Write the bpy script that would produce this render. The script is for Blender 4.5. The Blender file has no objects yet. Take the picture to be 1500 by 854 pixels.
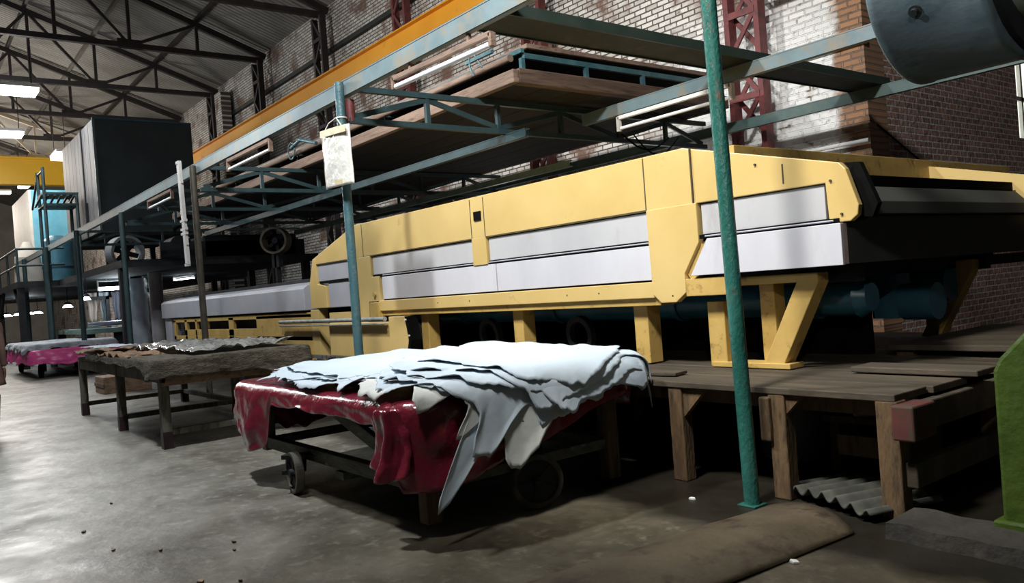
import bpy, math, random
from mathutils import Vector, Matrix, noise
random.seed(4)
SC = bpy.context.scene
COL = SC.collection
PI = math.pi

# ------------------------------------------------------------------ materials
def nd(nt, t, **k):
    n = nt.nodes.new(t)
    for a, b in k.items():
        setattr(n, a, b)
    return n

def mat(name, c1, c2=None, scale=4.0, rough=.6, metal=0., bump=0., bscale=None, c3=None, c3lo=.55, c3hi=.7,
        c3scale=None, lo=.35, hi=.65, trans=0., emis=None, estr=0., stretch=None, spec=.5, coat=0., rvar=0., alpha=1.):
    m = bpy.data.materials.new(name); m.use_nodes = True
    nt = m.node_tree; L = nt.links
    b = nt.nodes['Principled BSDF']
    b.inputs['Roughness'].default_value = rough
    b.inputs['Metallic'].default_value = metal
    b.inputs['Specular IOR Level'].default_value = spec
    b.inputs['Coat Weight'].default_value = coat
    b.inputs['Coat Roughness'].default_value = .12
    b.inputs['Transmission Weight'].default_value = trans
    b.inputs['Alpha'].default_value = alpha
    g = nd(nt, 'ShaderNodeNewGeometry')
    mp = nd(nt, 'ShaderNodeMapping')
    if stretch: mp.inputs['Scale'].default_value = stretch
    L.new(g.outputs['Position'], mp.inputs['Vector'])
    n1 = nd(nt, 'ShaderNodeTexNoise'); n1.inputs['Scale'].default_value = scale; n1.inputs['Detail'].default_value = 6
    n1.inputs['Roughness'].default_value = .6
    L.new(mp.outputs[0], n1.inputs['Vector'])
    cr = nd(nt, 'ShaderNodeValToRGB')
    cr.color_ramp.elements[0].position = lo; cr.color_ramp.elements[1].position = hi
    cr.color_ramp.elements[0].color = (*c1, 1); cr.color_ramp.elements[1].color = (*(c2 or c1), 1)
    L.new(n1.outputs['Fac'], cr.inputs[0])
    out = cr.outputs[0]
    if c3:
        n2 = nd(nt, 'ShaderNodeTexNoise'); n2.inputs['Scale'].default_value = c3scale or scale * 2.3
        n2.inputs['Detail'].default_value = 8; n2.inputs['Roughness'].default_value = .7
        L.new(mp.outputs[0], n2.inputs['Vector'])
        mr = nd(nt, 'ShaderNodeMapRange'); mr.inputs[1].default_value = c3lo; mr.inputs[2].default_value = c3hi
        L.new(n2.outputs['Fac'], mr.inputs[0])
        mx = nd(nt, 'ShaderNodeMixRGB'); mx.inputs[2].default_value = (*c3, 1)
        L.new(mr.outputs[0], mx.inputs[0]); L.new(out, mx.inputs[1]); out = mx.outputs[0]
    L.new(out, b.inputs['Base Color'])
    if rvar:
        mr2 = nd(nt, 'ShaderNodeMapRange'); mr2.inputs[3].default_value = max(.03, rough - rvar); mr2.inputs[4].default_value = rough + rvar
        mr2.inputs[1].default_value = .3; mr2.inputs[2].default_value = .7
        L.new(n1.outputs['Fac'], mr2.inputs[0]); L.new(mr2.outputs[0], b.inputs['Roughness'])
    if bump:
        n3 = nd(nt, 'ShaderNodeTexNoise'); n3.inputs['Scale'].default_value = bscale or scale * 6; n3.inputs['Detail'].default_value = 4
        L.new(mp.outputs[0], n3.inputs['Vector'])
        bp = nd(nt, 'ShaderNodeBump'); bp.inputs['Strength'].default_value = bump; bp.inputs['Distance'].default_value = .02
        L.new(n3.outputs['Fac'], bp.inputs['Height']); L.new(bp.outputs[0], b.inputs['Normal'])
    if emis:
        b.inputs['Emission Color'].default_value = (*emis, 1); b.inputs['Emission Strength'].default_value = estr
    return m

YEL = mat('yellow_paint', (.55, .395, .145), (.61, .445, .175), 1.6, .38, bump=.03, c3=(.30, .17, .05), c3lo=.63, c3hi=.78, c3scale=3.5, rvar=.08)
YELD = mat('yellow_frame_paint', (.44, .29, .08), (.52, .35, .105), 3, .5, c3=(.20, .11, .03), c3lo=.56, c3hi=.7, c3scale=7, bump=.1)
WHT = mat('white_panel', (.50, .50, .535), (.59, .59, .625), 1.2, .36, c3=(.42, .41, .42), c3lo=.62, c3hi=.85, c3scale=2.5, stretch=(1, 1, .35))
GRYP = mat('grey_panel', (.33, .345, .39), (.40, .41, .45), 2, .45, bump=.04)
GRYD = mat('dull_grey_panel', (.045, .047, .044), (.065, .067, .06), 1.5, .75, spec=.25, c3=(.08, .08, .07), c3lo=.6, c3hi=.8)
BLK = mat('black_rubber', (.002, .002, .002), (.005, .005, .005), 5, .9, spec=.08)
SEAM = mat('dark_seam', (.05, .04, .025), (.08, .06, .03), 5, .8)
BLUET = mat('blue_tube_paint', (.02, .09, .13), (.03, .13, .18), 4, .35, c3=(.03, .03, .03), c3lo=.55, c3hi=.75)
BEAM = mat('pale_blue_beam', (.10, .15, .165), (.15, .215, .235), 2.2, .5, c3=(.20, .18, .14), c3lo=.5, c3hi=.66, c3scale=3, bump=.1)
TEAL = mat('dark_teal_steel', (.016, .034, .040), (.028, .060, .066), 4, .5, c3=(.06, .035, .02), c3lo=.6, c3hi=.75, c3scale=6)
TEALP = mat('teal_pole_paint', (.012, .085, .068), (.03, .14, .115), 5, .3, c3=(.12, .07, .045), c3lo=.56, c3hi=.68, c3scale=14, stretch=(1, 1, .5), bump=.35, bscale=60)
TEALL = mat('blue_green_pole_paint', (.035, .095, .115), (.06, .14, .16), 5, .35, c3=(.16, .15, .12), c3lo=.56, c3hi=.7, c3scale=10, bump=.3, bscale=60)
GREEND = mat('green_grey_plank', (.006, .010, .009), (.014, .02, .017), 3, .7, c3=(.09, .07, .05), c3lo=.55, c3hi=.75)
RED = mat('red_oxide_steel', (.11, .022, .022), (.17, .04, .04), 4, .6, c3=(.04, .02, .02), c3lo=.5, c3hi=.7)
DKST = mat('dark_roof_steel', (.018, .014, .014), (.035, .026, .026), 3, .6)
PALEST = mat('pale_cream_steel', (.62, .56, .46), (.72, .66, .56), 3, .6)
ORG = mat('orange_rail_paint', (.80, .34, .02), (.88, .44, .035), .5, .4, c3=(.25, .12, .03), c3lo=.6, c3hi=.8, c3scale=1.4)
ORGB = mat('bright_yellow_crane', (.85, .47, .02), (.9, .53, .03), 1, .4)
WOOD = mat('aged_wood', (.07, .042, .03), (.13, .085, .06), 5, .8, c3=(.035, .024, .016), c3lo=.5, c3hi=.68, stretch=(1, .25, 3), bump=.3)
WOODX = mat('aged_wood_long', (.16, .10, .06), (.26, .17, .11), 5, .8, c3=(.06, .035, .02), c3lo=.5, c3hi=.68, stretch=(.25, 1, 3), bump=.3)
WOODP = mat('pinkish_wood_board', (.15, .10, .075), (.23, .16, .12), 4, .8, c3=(.05, .03, .022), c3lo=.52, c3hi=.7, stretch=(.3, 1, 3), bump=.3)
PLATW = mat('dirty_platform_wood', (.04, .031, .019), (.085, .066, .042), 3, .75, c3=(.028, .022, .016), c3lo=.48, c3hi=.7, c3scale=5, stretch=(.35, 2.5, 1), bump=.3)
POSTW = mat('brown_post_wood', (.075, .042, .017), (.135, .082, .036), 4, .8, c3=(.035, .024, .012), c3lo=.5, c3hi=.66, c3scale=9, stretch=(2, 2, .5), bump=.4)
TABW = mat('stained_grey_wood', (.07, .065, .05), (.15, .14, .115), 4, .8, c3=(.02, .02, .016), c3lo=.48, c3hi=.66, stretch=(2, 2, .5), bump=.4)
CARTW = mat('chipped_painted_timber', (.05, .045, .035), (.13, .14, .11), 7, .7, c3=(.20, .21, .17), c3lo=.58, c3hi=.66, c3scale=10, stretch=(.5, 1, 2), bump=.4)
REDP = mat('red_painted_wood', (.06, .012, .010), (.10, .025, .018), 4, .8, c3=(.05, .035, .02), c3lo=.5, c3hi=.6)
PLAS = mat('magenta_plastic', (.13, .010, .022), (.20, .018, .034), 2.2, .22, bump=.45, bscale=16, c3=(.34, .04, .10), c3lo=.62, c3hi=.8, c3scale=3, coat=.5)
PLASP = mat('pink_plastic', (.60, .06, .24), (.72, .10, .32), 2, .3, bump=.2, bscale=9)
PURP = mat('purple_plastic', (.30, .03, .40), (.38, .05, .5), 2, .35)
HIDE = mat('pale_blue_hide', (.42, .51, .58), (.49, .57, .635), 1.4, .7, bump=.12, bscale=14, c3=(.48, .55, .60), c3lo=.6, c3hi=.8, c3scale=3)
HIDEG = mat('greyed_hide', (.47, .49, .48), (.58, .60, .58), 2, .75, bump=.15, bscale=14)
RUB = mat('worn_tyre_rubber', (.03, .028, .025), (.10, .085, .065), 8, .8)
SACK = mat('rough_sackcloth', (.05, .042, .028), (.13, .11, .078), 7, .95, c3=(.03, .026, .02), c3lo=.46, c3hi=.62, c3scale=16, stretch=(1, 1, 3.5), bump=.9, bscale=40)
FILM = mat('clear_plastic_film', (.30, .30, .28), (.46, .46, .44), 5, .12, bump=.8, bscale=12, coat=.8, alpha=.8)
RUST = mat('rusty_scraps', (.16, .09, .05), (.30, .19, .12), 8, .9, bump=.5)
PAPER = mat('plastic_sleeve_paper', (.66, .66, .60), (.76, .76, .72), 5, .12, bump=.9, bscale=9, coat=.7, c3=(.45, .36, .16), c3lo=.6, c3hi=.75, c3scale=4)
TAPE = mat('yellowed_tape', (.50, .42, .24), (.62, .54, .36), 8, .35)
TUBEOFF = mat('unlit_white_tube', (.80, .82, .86), None, 3, .25)
WHITE = mat('white_enamel', (.62, .62, .60), (.74, .74, .72), 4, .4, c3=(.25, .2, .12), c3lo=.62, c3hi=.75)
DRUM = mat('galvanised_drum', (.075, .115, .135), (.19, .25, .28), 7, .42, metal=.3, c3=(.05, .065, .06), c3lo=.5, c3hi=.72, c3scale=3.5, bump=.12, bscale=30, stretch=(.6, 1, 1))
MOTOR = mat('pale_green_motor', (.33, .40, .33), (.42, .5, .42), 4, .5)
GRNP = mat('olive_green_paint', (.03, .06, .004), (.055, .095, .008), 3, .5, c3=(.06, .08, .02), c3lo=.6, c3hi=.8, bump=.4)
PLATE = mat('rusty_brown_plate', (.06, .046, .027), (.105, .08, .05), 2.5, .55, c3=(.035, .018, .012), c3lo=.52, c3hi=.64, c3scale=3.5, bump=.25, bscale=20)
CORR = mat('corrugated_cement', (.04, .042, .034), (.08, .082, .066), 6, .85, c3=(.05, .05, .04), c3lo=.5, c3hi=.7)
KERB = mat('dirty_concrete', (.022, .019, .015), (.042, .036, .028), 3, .85, c3=(.14, .05, .04), c3lo=.64, c3hi=.74, bump=.6)
BOXD = mat('dark_slate_cladding', (.028, .042, .05), (.04, .058, .068), 1.2, .6)
BOXL = mat('grey_plank_cladding', (.09, .09, .095), (.17, .165, .165), 2, .7, c3=(.12, .12, .13), c3lo=.5, c3hi=.7, stretch=(2, 1, .4))
DARK = mat('dimmed_dark_machinery', (.009, .010, .012), (.022, .024, .028), 3, .7, spec=.3)  # dark parts, colour lowered further in place of dim light around the mezzanine
DBLUE = mat('dark_blue_paint', (.02, .08, .12), (.04, .14, .2), 3, .5)
LBLUE = mat('light_blue_tank', (.12, .42, .58), (.2, .52, .68), 2, .4)
CREAM = mat('white_bag_fabric', (.62, .6, .55), (.72, .7, .66), 2, .7)
LITTER = mat('scrap_bits', (.09, .05, .035), (.3, .2, .12), 30, .8)
SCRAPW = mat('white_scrap', (.6, .6, .56), None, 5, .8)

def emission(name, c, s):
    m = bpy.data.materials.new(name); m.use_nodes = True
    b = m.node_tree.nodes['Principled BSDF']
    b.inputs['Base Color'].default_value = (*c, 1)
    b.inputs['Emission Color'].default_value = (*c, 1); b.inputs['Emission Strength'].default_value = s
    return m
LIT = emission('lit_tube', (.86, .95, 1.), 14.)
LITW = emission('lit_lamp', (1., .97, .9), 9.)
DAY = emission('daylight_pane', (.95, .97, .85), 1.3)

def brick_mat(name, axis, white):
    m = bpy.data.materials.new(name); m.use_nodes = True
    nt = m.node_tree; L = nt.links; b = nt.nodes['Principled BSDF']
    g = nd(nt, 'ShaderNodeNewGeometry'); sp = nd(nt, 'ShaderNodeSeparateXYZ'); L.new(g.outputs['Position'], sp.inputs[0])
    cb = nd(nt, 'ShaderNodeCombineXYZ')
    L.new(sp.outputs[axis], cb.inputs[0]); L.new(sp.outputs[2], cb.inputs[1])
    br = nd(nt, 'ShaderNodeTexBrick')
    br.inputs['Scale'].default_value = 1.
    br.inputs['Brick Width'].default_value = .26; br.inputs['Row Height'].default_value = .09
    br.inputs['Mortar Size'].default_value = .013; br.inputs['Mortar Smooth'].default_value = .35
    L.new(cb.outputs[0], br.inputs['Vector'])
    if white:
        br.inputs['Color1'].default_value = (.74, .72, .68, 1); br.inputs['Color2'].default_value = (.50, .48, .44, 1)
        br.inputs['Mortar'].default_value = (.10, .08, .065, 1)
    else:
        br.inputs['Color1'].default_value = (.34, .19, .15, 1); br.inputs['Color2'].default_value = (.20, .12, .105, 1)
        br.inputs['Mortar'].default_value = (.48, .45, .42, 1)
    col = br.outputs['Color']
    def noise_mask(scale, lo, hi, vec=None):
        n = nd(nt, 'ShaderNodeTexNoise'); n.inputs['Scale'].default_value = scale; n.inputs['Detail'].default_value = 7; n.inputs['Roughness'].default_value = .65
        L.new(vec or cb.outputs[0], n.inputs['Vector'])
        r = nd(nt, 'ShaderNodeMapRange'); r.inputs[1].default_value = lo; r.inputs[2].default_value = hi
        L.new(n.outputs['Fac'], r.inputs[0]); return r.outputs[0], n.outputs['Fac']
    def mix(f, a, c):
        x = nd(nt, 'ShaderNodeMixRGB'); L.new(f, x.inputs[0]); L.new(a, x.inputs[1])
        if isinstance(c, tuple): x.inputs[2].default_value = (*c, 1)
        else: L.new(c, x.inputs[2])
        return x.outputs[0]
    def math_(op, a, b_=None, cl=False):
        x = nd(nt, 'ShaderNodeMath'); x.operation = op; x.use_clamp = cl
        for i, q in enumerate((a, b_)):
            if q is None: continue
            if isinstance(q, (int, float)): x.inputs[i].default_value = q
            else: L.new(q, x.inputs[i])
        return x.outputs[0]
    hgt = br.outputs['Fac']
    if white:
        f, _ = noise_mask(1.1, .50, .62)
        col = mix(f, col, (.20, .125, .095))          # patches where the whitewash wore off
        # bricks repainted over: whitewash plaster near the right end, where the wall was rendered
        n, raw = noise_mask(.8, .3, .7)
        e = math_('ADD', sp.outputs[0], math_('MULTIPLY', raw, 1.2))      # x + noise
        pl = math_('MULTIPLY', math_('ADD', e, 9.0, True), 1.0)
        pz = math_('ADD', math_('MULTIPLY', sp.outputs[2], -1.), 5.6, True)
        # plaster: X > -9, z between 1.6 and 5.6
        far = math_('MULTIPLY', math_('ADD', math_('MULTIPLY', e, -1.), -5.35, False), 6., True)
        pm = math_('MULTIPLY', math_('MULTIPLY', pl, far), pz)
        f2, _ = noise_mask(2.4, .36, .44)
        pm = math_('MULTIPLY', pm, f2)
        f4, _ = noise_mask(9., .56, .7)
        pw = nd(nt, 'ShaderNodeRGB'); pw.outputs[0].default_value = (.74, .75, .74, 1)
        pc = mix(f4, pw.outputs[0], (.46, .46, .43))
        col = mix(pm, col, pc)
        # bare brown brick right at the pier's end
        bare = math_('MULTIPLY', math_('ADD', e, 5.55, False), 6., True)
        col2 = nd(nt, 'ShaderNodeTexBrick')
        for k, v in (('Color1', (.36, .19, .10, 1)), ('Color2', (.23, .13, .08, 1)), ('Mortar', (.16, .12, .09, 1))): col2.inputs[k].default_value = v
        col2.inputs['Scale'].default_value = 1.; col2.inputs['Brick Width'].default_value = .30; col2.inputs['Row Height'].default_value = .09; col2.inputs['Mortar Size'].default_value = .012
        L.new(cb.outputs[0], col2.inputs['Vector'])
        col = mix(bare, col, col2.outputs['Color'])
        f3, _ = noise_mask(6., .60, .72)
        col = mix(f3, col, (.10, .075, .06))
    else:
        f, _ = noise_mask(1.3, .56, .85)
        col = mix(f, col, (.30, .29, .28))
        f3, _ = noise_mask(5., .55, .75)
        col = mix(f3, col, (.05, .04, .035))
    L.new(col, b.inputs['Base Color']); b.inputs['Roughness'].default_value = .9
    bp = nd(nt, 'ShaderNodeBump'); bp.inputs['Strength'].default_value = .9; bp.inputs['Distance'].default_value = .03; bp.invert = True
    L.new(hgt, bp.inputs['Height'])
    n5 = nd(nt, 'ShaderNodeTexNoise'); n5.inputs['Scale'].default_value = 14; L.new(cb.outputs[0], n5.inputs['Vector'])
    bp2 = nd(nt, 'ShaderNodeBump'); bp2.inputs['Strength'].default_value = .6; bp2.inputs['Distance'].default_value = .03
    L.new(n5.outputs['Fac'], bp2.inputs['Height']); L.new(bp.outputs[0], bp2.inputs['Normal'])
    L.new(bp2.outputs[0], b.inputs['Normal'])
    return m
BRW = brick_mat('whitewashed_brick', 0, True)
BRR = brick_mat('bare_red_brick', 1, False)

def floor_mat():
    m = bpy.data.materials.new('worn_concrete_floor'); m.use_nodes = True
    nt = m.node_tree; L = nt.links; b = nt.nodes['Principled BSDF']
    g = nd(nt, 'ShaderNodeNewGeometry')
    def nz(s, d=7, r=.6, w=0.):
        n = nd(nt, 'ShaderNodeTexNoise'); n.inputs['Scale'].default_value = s; n.inputs['Detail'].default_value = d
        n.inputs['Roughness'].default_value = r; n.inputs['Distortion'].default_value = w
        L.new(g.outputs['Position'], n.inputs['Vector']); return n.outputs['Fac']
    cr = nd(nt, 'ShaderNodeValToRGB'); e = cr.color_ramp.elements
    e[0].position = .36; e[0].color = (.095, .088, .07, 1); e[1].position = .64; e[1].color = (.25, .24, .205, 1)
    L.new(nz(1.1, 9, .68, .4), cr.inputs[0])
    mr = nd(nt, 'ShaderNodeMapRange'); mr.inputs[1].default_value = .56; mr.inputs[2].default_value = .72; L.new(nz(3.2, 9, .7), mr.inputs[0])
    mx = nd(nt, 'ShaderNodeMixRGB'); mx.inputs[2].default_value = (.085, .075, .055, 1); L.new(mr.outputs[0], mx.inputs[0]); L.new(cr.outputs[0], mx.inputs[1])
    mr5 = nd(nt, 'ShaderNodeMapRange'); mr5.inputs[1].default_value = .52; mr5.inputs[2].default_value = .72; L.new(nz(9, 9, .75), mr5.inputs[0])
    mx5 = nd(nt, 'ShaderNodeMixRGB'); mx5.inputs[2].default_value = (.36, .35, .31, 1); L.new(mr5.outputs[0], mx5.inputs[0]); L.new(mx.outputs[0], mx5.inputs[1])
    # darker strip under and beyond the machine line (Y > 3.4)
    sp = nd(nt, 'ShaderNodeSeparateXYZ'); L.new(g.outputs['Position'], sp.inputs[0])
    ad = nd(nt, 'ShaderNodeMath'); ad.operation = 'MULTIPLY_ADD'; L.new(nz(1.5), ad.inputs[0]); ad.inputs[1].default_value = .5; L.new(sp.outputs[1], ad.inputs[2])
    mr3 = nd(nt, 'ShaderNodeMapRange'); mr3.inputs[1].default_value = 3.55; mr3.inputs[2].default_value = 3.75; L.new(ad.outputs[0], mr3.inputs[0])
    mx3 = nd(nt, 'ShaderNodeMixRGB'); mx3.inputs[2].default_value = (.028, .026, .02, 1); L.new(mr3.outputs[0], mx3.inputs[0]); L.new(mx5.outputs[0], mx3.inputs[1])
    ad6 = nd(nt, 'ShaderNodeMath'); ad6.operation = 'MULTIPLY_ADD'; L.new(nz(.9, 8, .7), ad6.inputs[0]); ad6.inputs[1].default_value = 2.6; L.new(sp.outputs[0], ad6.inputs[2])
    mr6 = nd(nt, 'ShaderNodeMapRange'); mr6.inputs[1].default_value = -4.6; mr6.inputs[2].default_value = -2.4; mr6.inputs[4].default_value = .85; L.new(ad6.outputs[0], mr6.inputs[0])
    mx6 = nd(nt, 'ShaderNodeMixRGB'); mx6.blend_type = 'MULTIPLY'; mx6.inputs[2].default_value = (.42, .36, .25, 1); L.new(mr6.outputs[0], mx6.inputs[0]); L.new(mx3.outputs[0], mx6.inputs[1])  # brown stain toward +X, its darkening stands in for weaker lamp light
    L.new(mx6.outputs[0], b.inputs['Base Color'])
    mr2 = nd(nt, 'ShaderNodeMapRange'); mr2.inputs[1].default_value = .3; mr2.inputs[2].default_value = .7; mr2.inputs[3].default_value = .30; mr2.inputs[4].default_value = .58
    L.new(nz(2.3, 6), mr2.inputs[0]); L.new(mr2.outputs[0], b.inputs['Roughness'])
    bp = nd(nt, 'ShaderNodeBump'); bp.inputs['Strength'].default_value = .35; bp.inputs['Distance'].default_value = .02
    L.new(nz(6, 8, .6), bp.inputs['Height']); L.new(bp.outputs[0], b.inputs['Normal'])
    return m
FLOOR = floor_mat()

def roof_mat():
    m = bpy.data.materials.new('corrugated_roof_sheet'); m.use_nodes = True
    nt = m.node_tree; L = nt.links; b = nt.nodes['Principled BSDF']
    g = nd(nt, 'ShaderNodeNewGeometry')
    w = nd(nt, 'ShaderNodeTexWave'); w.bands_direction = 'X'; w.inputs['Scale'].default_value = 1.6; w.inputs['Distortion'].default_value = 0
    L.new(g.outputs['Position'], w.inputs['Vector'])
    n = nd(nt, 'ShaderNodeTexNoise'); n.inputs['Scale'].default_value = .5; n.inputs['Detail'].default_value = 6
    L.new(g.outputs['Position'], n.inputs['Vector'])
    cr = nd(nt, 'ShaderNodeValToRGB'); cr.color_ramp.elements[0].position = .35; cr.color_ramp.elements[1].position = .65
    cr.color_ramp.elements[0].color = (.22, .21, .19, 1); cr.color_ramp.elements[1].color = (.36, .35, .32, 1)
    L.new(n.outputs['Fac'], cr.inputs[0])
    mx = nd(nt, 'ShaderNodeMixRGB'); mx.blend_type = 'MULTIPLY'; mx.inputs[0].default_value = .35
    L.new(cr.outputs[0], mx.inputs[1]); L.new(w.outputs['Color'], mx.inputs[2])
    L.new(mx.outputs[0], b.inputs['Base Color']); b.inputs['Roughness'].default_value = .8
    bp = nd(nt, 'ShaderNodeBump'); bp.inputs['Strength'].default_value = .8; bp.inputs['Distance'].default_value = .05
    L.new(w.outputs['Fac'], bp.inputs['Height']); L.new(bp.outputs[0], b.inputs['Normal'])
    return m
ROOF = roof_mat()

# ------------------------------------------------------------------ mesh helpers
class M:
    def __init__(s): s.v = []; s.f = []; s.sm = []
    def add(s, vs, fs, smooth=False):
        o = len(s.v); s.v += [tuple(p) for p in vs]
        for f in fs: s.f.append(tuple(o + i for i in f)); s.sm.append(smooth)
        return s
    def box(s, x0, x1, y0, y1, z0, z1):
        return s.add([(x0,y0,z0),(x1,y0,z0),(x1,y1,z0),(x0,y1,z0),(x0,y0,z1),(x1,y0,z1),(x1,y1,z1),(x0,y1,z1)],
                     [(0,3,2,1),(4,5,6,7),(0,1,5,4),(1,2,6,5),(2,3,7,6),(3,0,4,7)])
    def bar(s, p, q, w, h, side=None):
        p = Vector(p); q = Vector(q); d = (q - p).normalized()
        a = Vector(side) if side else Vector((0, 0, 1)).cross(d)
        if a.length < 1e-4: a = Vector((1, 0, 0))
        a = (a - d * a.dot(d)).normalized(); b = d.cross(a)
        vs = []
        for c in (p, q):
            for i, j in ((-1,-1),(1,-1),(1,1),(-1,1)): vs.append(c + a * (i * w / 2) + b * (j * h / 2))
        return s.add(vs, [(0,3,2,1),(4,5,6,7),(0,1,5,4),(1,2,6,5),(2,3,7,6),(3,0,4,7)])
    def cyl(s, p, q, r, n=20, r2=None, caps=True):
        p = Vector(p); q = Vector(q); d = (q - p).normalized()
        a = d.orthogonal().normalized(); b = d.cross(a); r2 = r if r2 is None else r2
        vs = []
        for c, rr in ((p, r), (q, r2)):
            for k in range(n):
                t = 2 * PI * k / n; vs.append(c + a * (rr * math.cos(t)) + b * (rr * math.sin(t)))
        s.add(vs, [(k, (k+1) % n, n + (k+1) % n, n + k) for k in range(n)], True)
        if caps:
            s.add(vs[:n], [tuple(reversed(range(n)))]); s.add(vs[n:], [tuple(range(n))])
        return s
    def ring(s, c, ax, R, r0, w, n=32):          # hollow hoop: outer R, inner r0, width w
        c = Vector(c); d = Vector(ax).normalized(); a = d.orthogonal().normalized(); b = d.cross(a)
        vs = []
        for rr, o in ((R, -w/2), (R, w/2), (r0, w/2), (r0, -w/2)):
            for k in range(n):
                t = 2*PI*k/n; vs.append(c + d*o + a*(rr*math.cos(t)) + b*(rr*math.sin(t)))
        fs = []
        for j in range(4):
            for k in range(n): fs.append((j*n+k, j*n+(k+1) % n, ((j+1) % 4)*n+(k+1) % n, ((j+1) % 4)*n+k))
        return s.add(vs, fs, False)
    def prism(s, poly, y0, y1):                  # polygon in XZ extruded in Y
        n = len(poly)
        vs = [(x, y0, z) for x, z in poly] + [(x, y1, z) for x, z in poly]
        return s.add(vs, [tuple(range(n)), tuple(reversed(range(n, 2*n)))] + [(k, n+k, n+(k+1) % n, (k+1) % n) for k in range(n)])
    def prismx(s, poly, x0, x1):                 # polygon in YZ extruded in X
        n = len(poly)
        vs = [(x0, y, z) for y, z in poly] + [(x1, y, z) for y, z in poly]
        return s.add(vs, [tuple(reversed(range(n))), tuple(range(n, 2*n))] + [(k, (k+1) % n, n+(k+1) % n, n+k) for k in range(n)])
    def tube(s, pts, r, n=8):
        pts = [Vector(p) for p in pts]; vs = []; N = len(pts)
        ref = Vector((.3, .2, 1)).normalized()
        for i, p in enumerate(pts):
            d = (pts[min(i+1, N-1)] - pts[max(i-1, 0)]).normalized()
            a = d.cross(ref)
            if a.length < .1: a = d.orthogonal()
            a.normalize(); b = d.cross(a)
            for k in range(n):
                t = 2*PI*k/n; vs.append(p + a*(r*math.cos(t)) + b*(r*math.sin(t)))
        fs = [(i*n+k, i*n+(k+1) % n, (i+1)*n+(k+1) % n, (i+1)*n+k) for i in range(N-1) for k in range(n)]
        s.add(vs, fs, True); s.add(vs[:n], [tuple(reversed(range(n)))]); s.add(vs[-n:], [tuple(range(n))])
        return s

def wloc(o):
    v = Vector((0, 0, 0))
    while o: v += o.location; o = o.parent
    return v

def tag(o, label=None, cat=None, group=None, kind=None):
    if label: o['label'] = label
    if cat: o['category'] = cat
    if group: o['group'] = group
    if kind: o['kind'] = kind
    return o

def obj(name, m, material, parent=None, label=None, cat=None, group=None, kind=None, bevel=0, fix=True):
    me = bpy.data.meshes.new(name)
    if parent: off = wloc(parent)
    elif kind == 'structure': off = Vector((0, 0, 0))
    else:
        xs = [v[0] for v in m.v]; ys = [v[1] for v in m.v]; zs = [v[2] for v in m.v]
        off = Vector(((min(xs)+max(xs))/2, (min(ys)+max(ys))/2, min(zs)))
    me.from_pydata([tuple(Vector(v) - off) for v in m.v], [], m.f)
    if fix:
        import bmesh
        bm = bmesh.new(); bm.from_mesh(me); bmesh.ops.recalc_face_normals(bm, faces=bm.faces)
        bm.to_mesh(me); bm.free()
    me.polygons.foreach_set('use_smooth', m.sm)
    me.materials.append(material)
    o = bpy.data.objects.new(name, me); COL.objects.link(o)
    if parent: o.parent = parent
    else: o.location = off
    if bevel:
        b = o.modifiers.new('bevel', 'BEVEL'); b.width = bevel; b.segments = 2; b.limit_method = 'ANGLE'
    return tag(o, label, cat, group, kind)

def thing(name, label, cat, loc, group=None):
    o = bpy.data.objects.new(name, None); COL.objects.link(o); o.location = loc
    o.empty_display_size = .1
    return tag(o, label, cat, group)

def kids(o): return [c for c in bpy.data.objects if c.parent == o]
def dup(root, loc, label, group=None):
    def rec(o, par):
        c = o.copy(); COL.objects.link(c); c.parent = par
        for k in kids(o): rec(k, c)
        return c
    src = kids(root)
    r = root.copy(); COL.objects.link(r); r.location = loc
    for k in src: rec(k, r)
    r['label'] = label
    if group: r['group'] = group
    return r

def nz(x, y=0., z=0.): return noise.noise(Vector((x, y, z)))

# ------------------------------------------------------------------ setting
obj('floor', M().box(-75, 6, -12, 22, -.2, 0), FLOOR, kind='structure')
obj('wall_back', M().box(-75, -5.66, 10.7, 11.2, 0, 10.4), BRW, kind='structure')
w = M()
w.box(-6.2, -5.66, 11.2, 15.75, 0, 12); w.box(-6.2, -5.66, 15.75, 17.6, 0, 3.3)
w.box(-6.2, -5.66, 15.75, 17.6, 4.9, 12); w.box(-6.2, -5.66, 17.6, 22, 0, 12)
obj('wall_side', w, BRR, kind='structure')
obj('wall_rear', M().box(-5.66, 6, 21.8, 22.2, 0, 12), BRR, kind='structure')
wn = obj('window_1', M().box(-6.0, -5.96, 15.75, 17.6, 3.3, 4.9), DAY, kind='structure')
wf = M()
for y in (15.79, 16.66, 17.56): wf.box(-5.98, -5.9, y-.04, y+.04, 3.3, 4.9)
for z in (3.34, 4.1, 4.86): wf.box(-5.98, -5.9, 15.75, 17.6, z-.04, z+.04)
obj('window_frame', wf, WHITE, wn)
# end wall of the hall, far down the aisle
obj('wall_end', M().box(-75.4, -75, -12, 11.2, 0, 14), mat('end_wall_render', (.30, .29, .27), (.4, .39, .36), 1, .8), kind='structure')
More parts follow.
